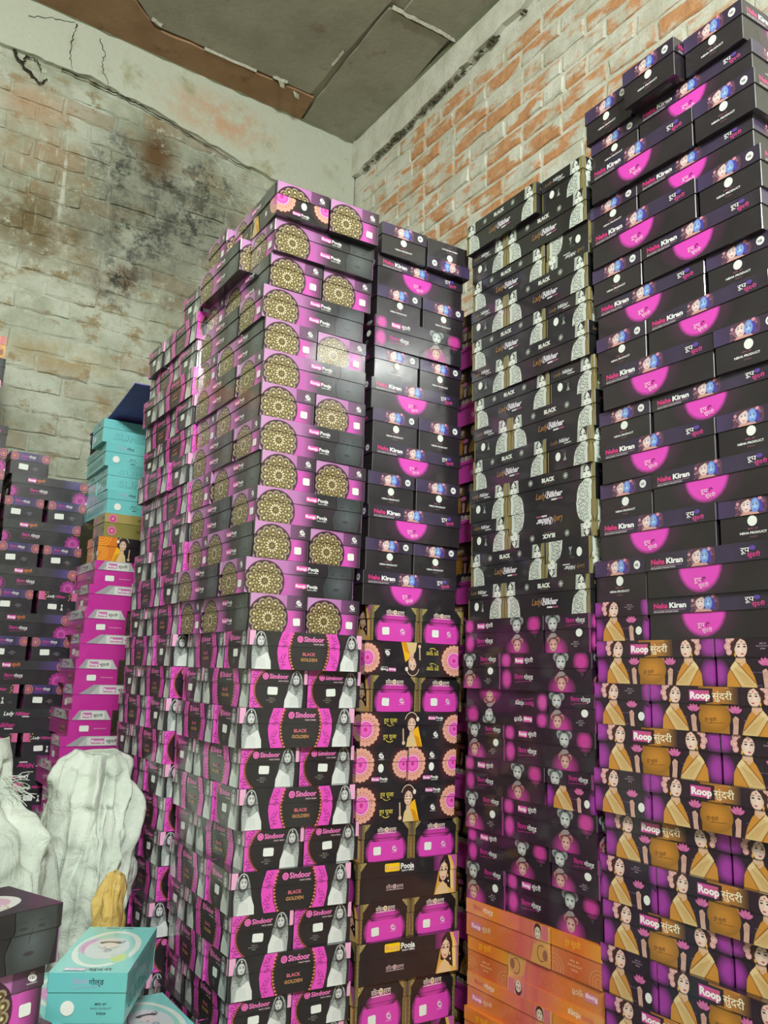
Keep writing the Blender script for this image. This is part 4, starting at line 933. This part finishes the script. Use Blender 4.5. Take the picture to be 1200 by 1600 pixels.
T4R=[(0.0024,0.0168,-0.0158,1.4244),(0.0102,0.0074,0.0012,1.3307),(-0.0038,-0.0046,0.0,1.2471),(0.0087,0.0141,0.0014,1.1548),(-0.0047,-0.0076,-0.0076,1.0716),(-0.0006,-0.0011,-0.0007,0.9794),(0.0034,-0.0085,0.0129,0.8904),(0.0072,-0.0052,-0.0124,0.8014),(-0.0022,-0.0238,0.0195,0.7154),(0.0143,-0.0018,-0.0026,0.6204),(-0.0009,-0.0179,0.0248,0.535),(0.0053,-0.0056,-0.0088,0.4456),(-0.0033,-0.0135,0.025,0.3575),(-0.0024,0.0084,-0.0279,0.2681),(-0.002,0.0104,-0.0185,0.1754),(-0.0046,0.0008,0.0067,0.089),(-0.0076,0.0083,-0.0008,-0.0022),(-0.0094,-0.0004,0.0333,-0.0892),(-0.0104,0.0101,-0.001,-0.1816),(0.0038,-0.0063,0.0213,-0.2709),(-0.0024,0.0083,-0.0056,-0.3591),(0.0003,0.0005,0.0324,-0.449),(0.0004,0.0129,-0.0094,-0.5367),(-0.0016,-0.0017,0.0,-0.6292)]

FLOOR = R_['z0']
def extend(R, h):
    # carry the layers down to the floor with nearly the same pitch
    R = list(R); z = R[-1][3]; n = max(1, round((z-FLOOR)/h)); h2 = (z-FLOOR)/n
    for i in range(1, n+1): R.append((rj.uniform(-.005, .005), rj.uniform(-.004, .004), rj.uniform(-.012, .012), z-i*h2))
    return R                                        # last entry is the floor
def pose(F, row, a, b, ax):
    c, s = math.cos(row[2]), math.sin(row[2]); x, y = F[0]+row[0], F[1]+row[1]
    if ax == 'x': return x+c*a-s*b, y+s*a+c*b
    return x+s*a+c*b, y-c*a+s*b
def jit(a=.004): return rj.uniform(-a, a)
def lab(d, k, tower, pos): return '%s carton, %s layer down the %s%s' % (DES[d][4], ORD[k], tower, (', '+pos) if pos else '')
P90 = math.pi/2
# T1: mandala cartons over bride cartons, two-long by one-and-a-half deep
T1R = extend(T1R, T1F[2]); TN = 'mandala-topped tower'
for k in range(len(T1R)-1):
    row = T1R[k]; z = T1R[k+1][3]; h = row[3]-z; d = 'mandala' if k < 13 else 'bride'; g = 'cartons of the mandala-topped tower'
    def c1(a, b, rz, pos, **kw):
        x, y = pose(T1F, row, a, b, 'x'); dd = kw.pop('d', d)
        carton(dd, (x, y, z), row[2]+rz+jit(.004), h, lab(dd, k, TN, pos), g, **kw)
    if k % 2 == 0:
        c1(.075, .15, P90, 'left of two ends', d='lady' if k == 0 else d, lid='mandala' if k == 0 else None)
        c1(.2285, .15+(.004 if k else .0), P90, 'right of two ends')
        c1(.15+(-.022 if k == 0 else jit(.008)), .380, 0, 'rear cross carton', d=d)
    else:
        c1(.15, .075, 0, 'long side forward')
        c1(.075+(-.028 if k == 1 else jit(.006)), .305, P90, 'rear, open side', sticker=False)
        c1(.2335, .305, P90, 'rear, inner side', sticker=False)
# Q: bride cartons behind T1
QT, QH, QX, QY = 1.142, .0876, .800, 2.306; TN = 'rear bride tower'
nq = round((QT-FLOOR)/QH); QH = (QT-FLOOR)/nq
for k in range(nq):
    zt = QT-k*QH; z = zt-QH; sh = jit(.012) + (.0 if k < 13 else -.006); g = 'bride cartons behind the mandala tower'
    row = (sh, jit(.006), jit(.02), zt); FQ = (QX, QY)
    def cq(a, b, rz, pos, **kw):
        x, y = pose(FQ, row, a, b, 'x'); dd = kw.pop('d', 'bride'); carton(dd, (x, y, z), row[2]+rz+jit(.004), QH, lab(dd, k, TN, pos), g, **kw)
    if k % 2 == 0:
        cq(.15, .075, 0, 'near cross carton')
        if k: cq(.075+jit(.008), .306, P90, 'far long carton', sticker=False)
    else:
        cq(.075+jit(.008), .15, P90, 'near long carton', sticker=False)
        cq(.15, .380, 0, 'far cross carton')
# T2: narrow middle tower
T2R = extend(T2R, T2F[2]); TN = 'narrow middle tower'; g = 'cartons of the narrow middle tower'
T2D = ['neha', 'neha', 'neha', 'idol', 'neha', 'neha', 'neha', 'neha', 'neha', 'neha', 'neha', 'neha', 'frame', 'lady', 'frame', 'lady', 'lady', 'lady', 'frame', 'frame', 'frame', 'frame', 'frame', 'frame', 'frame', 'frame']
for k in range(len(T2R)-1):
    row = T2R[k]; z = T2R[k+1][3]; h = row[3]-z; d = T2D[k]
    def c2(a, b, rz, pos, **kw):
        x, y = pose(T2F, row, a, b, 'x'); carton(d, (x, y, z), row[2]+rz+jit(.008), h, lab(d, k, TN, pos), g, **kw)
    if k % 2 == 0:
        c2(.074, .15, P90, 'left of two ends'); c2(.228, .15+jit(.003), P90, 'right of two ends', flip=2 if k == 0 else 0)
    else:
        c2(.15, .075, 0, 'long side forward', flip=1 if k == 13 else 0)
# T3: curly-sari, idol and orange cartons by the brick wall
T3R = extend(T3R, T3F[2]); TN = 'curly-figure tower'; g = 'cartons of the curly-figure tower'
T3P = ['LS', 'SL', 'Ls', 'SL', 'LS', 'SL', 'LS', 'SL', 'LS', 'SL', 'Sl', 'Ls', 'SL', 'LS', 'SL', 'lS', 'SL', 'LS', 'SL', 'LS', 'SL', 'LS', 'Sl', 'LS', 'SL', 'LS', 'SL']
T4R = extend(T4R, T4F[2])
T4P = ['SSS', 'SL', 'LS', 'SL', 'LS', 'SL', 'LS', 'SL', 'LS', 'SL', 'LS', 'SL', 'LS', 'SL', 'SL', 'LS', 'SL', 'LS', 'SL', 'LS', 'SL', 'LS', 'SL', 'LS', 'SL', 'LS', 'SL', 'LS']
def ytower(F, R, pats, dfun, TN, g, rear):
    for k in range(len(R)-1):
        row = R[k]; z = R[k+1][3]; h = row[3]-z; a = 0.0
        for i, ch in enumerate(pats[k]):
            d = dfun(k, i); w = .30 if ch in 'Ll' else .15
            pos = 'long side' if ch in 'Ll' else 'end'
            if pats[k] == 'SSS': pos = ('first', 'second', 'third')[i]+' end'
            b0 = jit(.003)
            if F is T4F and k == 0: b0 = (0, -.03, .0)[i]
            if F is T3F and k == 0: b0 = (-.012, .006)[i]
            lid = 'idol' if (F is T3F and k == 17 and i == 1) else None
            if w == .30:
                x, y = pose(F, row, a+.15, .075+b0, 'y')
                carton(d, (x, y, z), row[2]-P90+jit(.003), h, lab(d, k, TN, pos), g, flip=1 if ch == 'l' else 0, sticker=False)
                if rear:
                    x, y = pose(F, row, a+.15, .232, 'y'); carton(d, (x, y, z), row[2]-P90, h, lab(d, k, TN, 'hidden rear row'), g, sticker=False)
            else:
                x, y = pose(F, row, a+.0755, .15+b0, 'y')
                carton(d, (x, y, z), row[2]+jit(.003), h, lab(d, k, TN, pos), g, flip=2 if ch == 's' else 0, lid=lid)
            a += w+.002
ytower(T3F, T3R, T3P, lambda k, i: 'curly' if k < 13 else ('saree' if (k == 17 and i == 1) else 'idol') if k < 21 else 'orange', 'curly-figure tower', g, False)
ytower(T4F, T4R, T4P, lambda k, i: 'neha' if k < 14 or (k == 14 and i == 1) else 'saree', 'tallest tower', 'cartons of the tallest tower', True)
# stack seen through the gap between T2 and T3
nz = 23; TN = 'half-hidden gap stack'
for k in range(nz):
    zt = 1.10; h = (zt-FLOOR)/nz; d = 'frame' if k % 2 else 'saree'
    if k % 2 == 0: carton(d, (1.60+jit(.006), 1.985, zt-(k+1)*h), -P90+jit(.02), h, lab(d, k, TN, ''), 'cartons in the gap', sticker=False)
    else: carton(d, (1.665+jit(.006), 1.91, zt-(k+1)*h), jit(.02), h, lab(d, k, TN, ''), 'cartons in the gap', sticker=False)
# T5: violet stacks against the back wall
s5 = .95; y5 = 3.42; TN = 'violet far stack'; g = 'cartons of the violet far stack'
top5 = .806; n5 = round((top5-FLOOR)/.0885); h5 = (top5-FLOOR)/n5; L5 = .30*s5; W5 = .15*s5
for k in range(n5):
    z = top5-(k+1)*h5; x1 = .782 + .004*math.sin(k*1.7) - .0015*k + jit(.004); x0 = x1-L5
    d = 'purple' if k < 11 else 'rose'
    def c5(x, rz, pos, **kw):
        dd = kw.pop('d', d); carton(dd, (x, kw.pop('y', y5), z), rz+jit(.015), h5, lab(dd, k, TN, pos), g, scale=s5, **kw)
    if k == 0: c5(x0+.06, P90, 'single end', y=y5+L5/2)
    elif k % 2: c5(x0+L5/2, 0, 'long side', y=y5+W5/2, flip=1 if k == 13 else 0)
    else:
        c5(x0+W5/2-.006, P90, 'left of two ends', y=y5+L5/2, d='rose' if k == 10 else d); c5(x1-W5/2+.012, P90, 'right of two ends', y=y5+L5/2, d='rose' if k == 6 else d)
TN = 'leftmost stack'; g = 'cartons of the stack at the picture edge'
top6 = 1.25; n6 = round((top6-FLOOR)/.0885); h6 = (top6-FLOOR)/n6
for k in range(n6):
    z = top6-(k+1)*h6; d = ('orange', 'mandala', 'bride', 'lady', 'neha')[min(k, 4)] if k < 5 else 'purple'
    xr = (.428, .432, .425, .425, .47)[k] if k < 5 else .478-.0015*(k-5)+jit(.002)
    if k % 2 or k < 5: carton(d, (xr-L5/2, y5+W5/2+.0, z), jit(.015), h6, lab(d, k, TN, ''), g, scale=s5)
    else:
        carton(d, (xr-W5/2, y5+L5/2, z), P90+jit(.015), h6, lab(d, k, TN, 'right of two'), g, scale=s5)
        carton(d, (xr-W5*1.5-.004, y5+L5/2, z), P90+jit(.015), h6, lab(d, k, TN, 'left of two'), g, scale=s5)
# T6: turquoise cartons over magenta ones
TN = 'turquoise-topped stack'; g = 'cartons of the turquoise-topped stack'
top7 = .915; n7 = round((top7-FLOOR)/.0905); h7 = (top7-FLOOR)/n7; y7 = 3.13
x7 = [.765, .785, .797, .800, .800, .785, .785, .768, .765, .757, .752, .748, .742, .722, .712] + [.71]*12
for k in range(n7):
    d = 'cyan' if k < 4 else 'olive' if k == 4 else 'veil' if k == 5 else 'magenta'
    z = top7-(k+1)*h7; x = x7[k]-.012
    if k in (0, 2, 4, 5) or (k > 5 and k % 2): carton(d, (x+.15, y7+.075, z), jit(.02), h7, lab(d, k, TN, 'long side'), g)
    else: carton(d, (x+.075, y7+.15, z), P90+jit(.02), h7, lab(d, k, TN, 'end'), g)
    if k in (2,): carton(d, (x+.15, y7+.23, z), jit(.02), h7, lab(d, k, TN, 'rear row'), g, sticker=False)
carton('neha', (.945, 3.43, top7-h7+.001), .5, .086, 'black carton corner poking out behind the turquoise stack', g, sticker=False)
# dark blue cardboard sheet lying on the turquoise stack
MB = mat_flat('indigo_card', (104, 98, 176), .55, .4, 25, .08)
zt = top7+.002; V = []; F = []
prof = [(3.43, zt+.001), (3.20, zt+.003), (3.10, zt+.016), (2.95, zt+.040), (2.835, zt+.055)]
for (y, z) in prof: V += [(.775+.002*math.sin(y*9), y, z), (1.12, y, z), (.775+.002*math.sin(y*9), y, z+.004), (1.12, y, z+.004)]
for i in range(len(prof)-1):
    a = i*4; b = a+4; F += [(a, a+1, b+1, b), (a+2, b+2, b+3, a+3), (a, b, b+2, a+2), (a+1, a+3, b+3, b+1)]
F += [(0, 2, 3, 1), (len(V)-4, len(V)-3, len(V)-1, len(V)-2)]
tag(link('cardboard_sheet', mesh('cardboard_sheet', V, F, [MB])), 'dark blue cardboard sheet lying across the turquoise-topped stack', 'cardboard')
# foreground: black mandala stack and turquoise cartons in the lower left corner
zt = -.357; n = round((zt-FLOOR)/.088); h = (zt-FLOOR)/n; th = .38
for k in range(n):
    c, s = math.cos(th), math.sin(th); z = zt-(k+1)*h
    lb = lab('mandala', k, 'foreground mandala stack', '')
    ex = (.353, 1.429) if k % 2 == 0 else (.338, 1.44)
    # right front corner stands at ex
    if k % 2 == 0: x, y, rz = ex[0]-c*.15-s*.075, ex[1]-s*.15+c*.075, th
    else: x, y, rz = ex[0]-c*.075-s*.15, ex[1]-s*.075+c*.15, th+P90
    carton('mandala', (x, y, z), rz, h, lb, 'foreground mandala cartons')
def cyan(x, y, z, rz, h, label): carton('cyan', (x, y, z), rz, h, label, 'foreground turquoise cartons')
c_, s_ = math.cos(-.50), math.sin(-.50)
cyan(.432+c_*.075-s_*.15, 1.815+s_*.075+c_*.15, -.668, -.50+P90, .09, 'turquoise carton with oval portrait on its lid, lower left corner')
hh = (-.668-FLOOR)/3
for k in range(3):
    cyan(.512+.006*k, 1.95, -.668-(k+1)*hh, P90+.03*k, hh, lab('cyan', k, 'low turquoise stack', 'under portrait carton'))
    cyan(.674+.002*k, 1.905, -.735-(k+1)*(-.735-FLOOR)/3, P90-.008*k, (-.735-FLOOR)/3, lab('cyan', k, 'wedged turquoise stack', 'beside bride tower'))
# ------------------------------------------------------------------ white woven sacks
def mat_sack(name, a, b):
    k = NM(name)
    wv = k.n.new('ShaderNodeTexWave'); wv.inputs['Scale'].default_value = 160; k.lk(k.pos, wv.inputs['Vector'])
    col = k.mix(k.ramp(k.noise(9, 4), .35, .7), lin(a), lin(b))
    h = k.math('ADD', k.math('MULTIPLY', wv.outputs['Fac'], .03), k.noise(16, 6, .6, dist=.6))
    k.bump(h, .6, .03)
    m = k.done(col, .5, .4); k.b.inputs['Subsurface Weight'].default_value = 0.08
    k.b.inputs['Subsurface Radius'].default_value = (.02, .02, .02); return m
M_SACK = mat_sack('woven_sack', (192, 202, 190), (214, 221, 210)); M_YEL = mat_sack('yellow_cloth', (190, 158, 84), (214, 186, 112))
import numpy as np
def sack(name, rings, seed, mat, fold, nu=200, nv=200, label=None, cat='sack', nr=60, slant=.35, mouth=0.0):
    # rings: (z, cx, cy, rx, ry) from bottom to top; long sharp creases run down from the gathered mouth
    rr = random.Random(seed); rg = np.array(rings, float); m = len(rings)
    t = np.linspace(0, m-1, nv); i = np.minimum(t.astype(int), m-2); f = (t-i)[:, None]; f2 = f*f*(3-2*f)
    w = rg[i]*(1-f2)+rg[i+1]*f2; w[:, 0] = (rg[i]*(1-f)+rg[i+1]*f)[:, 0]
    a = np.linspace(0, 2*np.pi, nu, endpoint=False)[None, :]
    zz = w[:, 0:1]+0*a; rm = (w[:, 3:4]+w[:, 4:5])/2; Rm = rg[:, 3].max()
    H = rg[-1, 0]-rg[0, 0]; v = (zz-rg[0, 0])/H
    D = np.zeros((nv, nu))
    for q in range(nr):
        a0 = rr.uniform(0, 2*np.pi); sl = rr.uniform(-slant, slant)*2+slant*.6; cv = rr.uniform(-1.2, 1.2)
        v0, v1 = rr.uniform(0, .75), rr.uniform(.55, 1.1); wd = rr.uniform(.03, .11); am = fold*rr.uniform(.5, 1.5)*(1 if rr.random() < .7 else -.8)
        path = a0 + sl*(v-.5) + cv*(v-.5)**2
        d = np.abs((a-path+np.pi) % (2*np.pi)-np.pi)*np.maximum(rm, .05)/Rm
        env = np.clip((v-v0)/.15, 0, 1)*np.clip((v1-v)/.15, 0, 1); env = env*env*(3-2*env)
        D += am*env*np.exp(-(d/wd)**1.2)
    for q in range(22):                                     # slack drapes hanging across
        a0 = rr.uniform(0, 2*np.pi); vc = rr.uniform(.15, .85); sg = rr.uniform(.2, .5); dep = rr.uniform(.06, .16); wv = rr.uniform(.012, .03)
        da = (a-a0+np.pi) % (2*np.pi)-np.pi
        D += fold*rr.uniform(.3, .8)*np.exp(-(da/sg)**2)*np.exp(-np.abs(v-(vc-dep*np.cos(np.clip(da/sg, -1.5, 1.5))))/wv)
    D += fold*1.1*np.clip((v-.82)/.18, 0, 1)*(np.sin(a*7+seed)+.6*np.sin(a*12+2*seed)+.5*np.sin(a*3))
    k = np.clip(10*np.minimum(v, 1.03-v), 0, 1)
    for _ in range(1):
        D = (D+np.roll(D, 1, 1)+np.roll(D, -1, 1)+np.vstack([D[:1], D[:-1]])+np.vstack([D[1:], D[-1:]]))/5
    D *= k
    x = w[:, 1:2]+(w[:, 3:4]+D)*np.cos(a); y = w[:, 2:3]+(w[:, 4:5]+D)*np.sin(a)
    z = zz + k*fold*1.2*np.sin(2*a+seed)*v + mouth*np.clip((v-.75)/.25, 0, 1)*np.sin(a*3+seed)*.05
    V = np.stack([x, y, z], -1).reshape(-1, 3)
    V = [tuple(p+np.array([1, 1, 1])*fold*.35*noise.noise(Vector(p)*22)) for p in V]
    F = []
    for jj in range(nv-1):
        for i2 in range(nu):
            p = jj*nu+i2; q = jj*nu+(i2+1) % nu; F.append((p, q, q+nu, p+nu))
    F.append(tuple(range(nu-1, -1, -1))); F.append(tuple(range((nv-1)*nu, nv*nu)))
    V = [(p[0], p[1], max(p[2], FLOOR+.001)) for p in V]
    o = link(name, mesh(name, V, F, [mat], True)); tag(o, label, cat); return o
Z = FLOOR
a = sack('woven_sack', [(Z+.002, .31, 2.31, .05, .05), (Z+.01, .31, 2.31, .17, .15), (Z+.15, .31, 2.31, .205, .18), (Z+.38, .31, 2.31, .205, .18), (Z+.52, .32, 2.33, .175, .15), (Z+.60, .33, 2.36, .11, .11), (Z+.65, .335, 2.38, .085, .085), (Z+.72, .33, 2.40, .10, .09), (Z+.765, .33, 2.40, .085, .075), (Z+.75, .33, 2.40, .03, .03), (Z+.70, .33, 2.40, .01, .01)], 3, M_SACK, .022,
         label='bulging white woven sack at the picture edge with frayed mouth')
b = sack('woven_sack', [(Z+.002, .64, 2.49, .05, .05), (Z+.01, .64, 2.49, .085, .15), (Z+.15, .64, 2.48, .10, .18), (Z+.36, .645, 2.48, .105, .17), (Z+.50, .655, 2.50, .105, .15), (Z+.60, .665, 2.52, .10, .13), (Z+.67, .675, 2.53, .09, .10), (Z+.715, .68, 2.53, .065, .07), (Z+.70, .68, 2.53, .02, .02)], 8, M_SACK, .022, slant=.8,
         label='slumped white woven sack leaning on the rear bride tower')
y = sack('yellow_cloth', [(Z+.002, .64, 2.12, .02, .02), (Z+.01, .645, 2.13, .045, .05), (Z+.28, .64, 2.14, .036, .045), (Z+.36, .635, 2.15, .034, .04), (Z+.41, .645, 2.18, .03, .03), (Z+.45, .66, 2.20, .018, .02), (Z+.455, .665, 2.20, .006, .006)], 5, M_YEL, .016, 70, 80, nr=16,
         label='crumpled yellow cloth peeping out beside the white sack', cat='cloth')
# frayed threads on the mouth of the first sack
bm = bmesh.new(); rt = random.Random(5)
for i in range(34):
    p = Vector((.415+rt.uniform(-.015, .02), 2.32+rt.uniform(-.03, .03), Z+.66+rt.uniform(-.04, .03))); d = Vector((rt.uniform(.3, 1), rt.uniform(-.7, .1), rt.uniform(-.6, .2))).normalized()
    prev = None
    for s in range(5):
        w = .0009
        ring = [bm.verts.new(p+Vector((w*math.cos(q*2.1), 0, w*math.sin(q*2.1)))) for q in range(3)]
        if prev:
            for q in range(3): bm.faces.new((prev[q], prev[(q+1) % 3], ring[(q+1) % 3], ring[q]))
        prev = ring; p = p + d*.013; d = (d+Vector((rt.uniform(-.5, .5), rt.uniform(-.5, .5), rt.uniform(-.6, .3)))).normalized()
me = bpy.data.meshes.new('frayed_threads'); bm.to_mesh(me); bm.free(); me.materials.append(M_SACK)
tag(link('frayed_threads', me, a), kind='stuff')
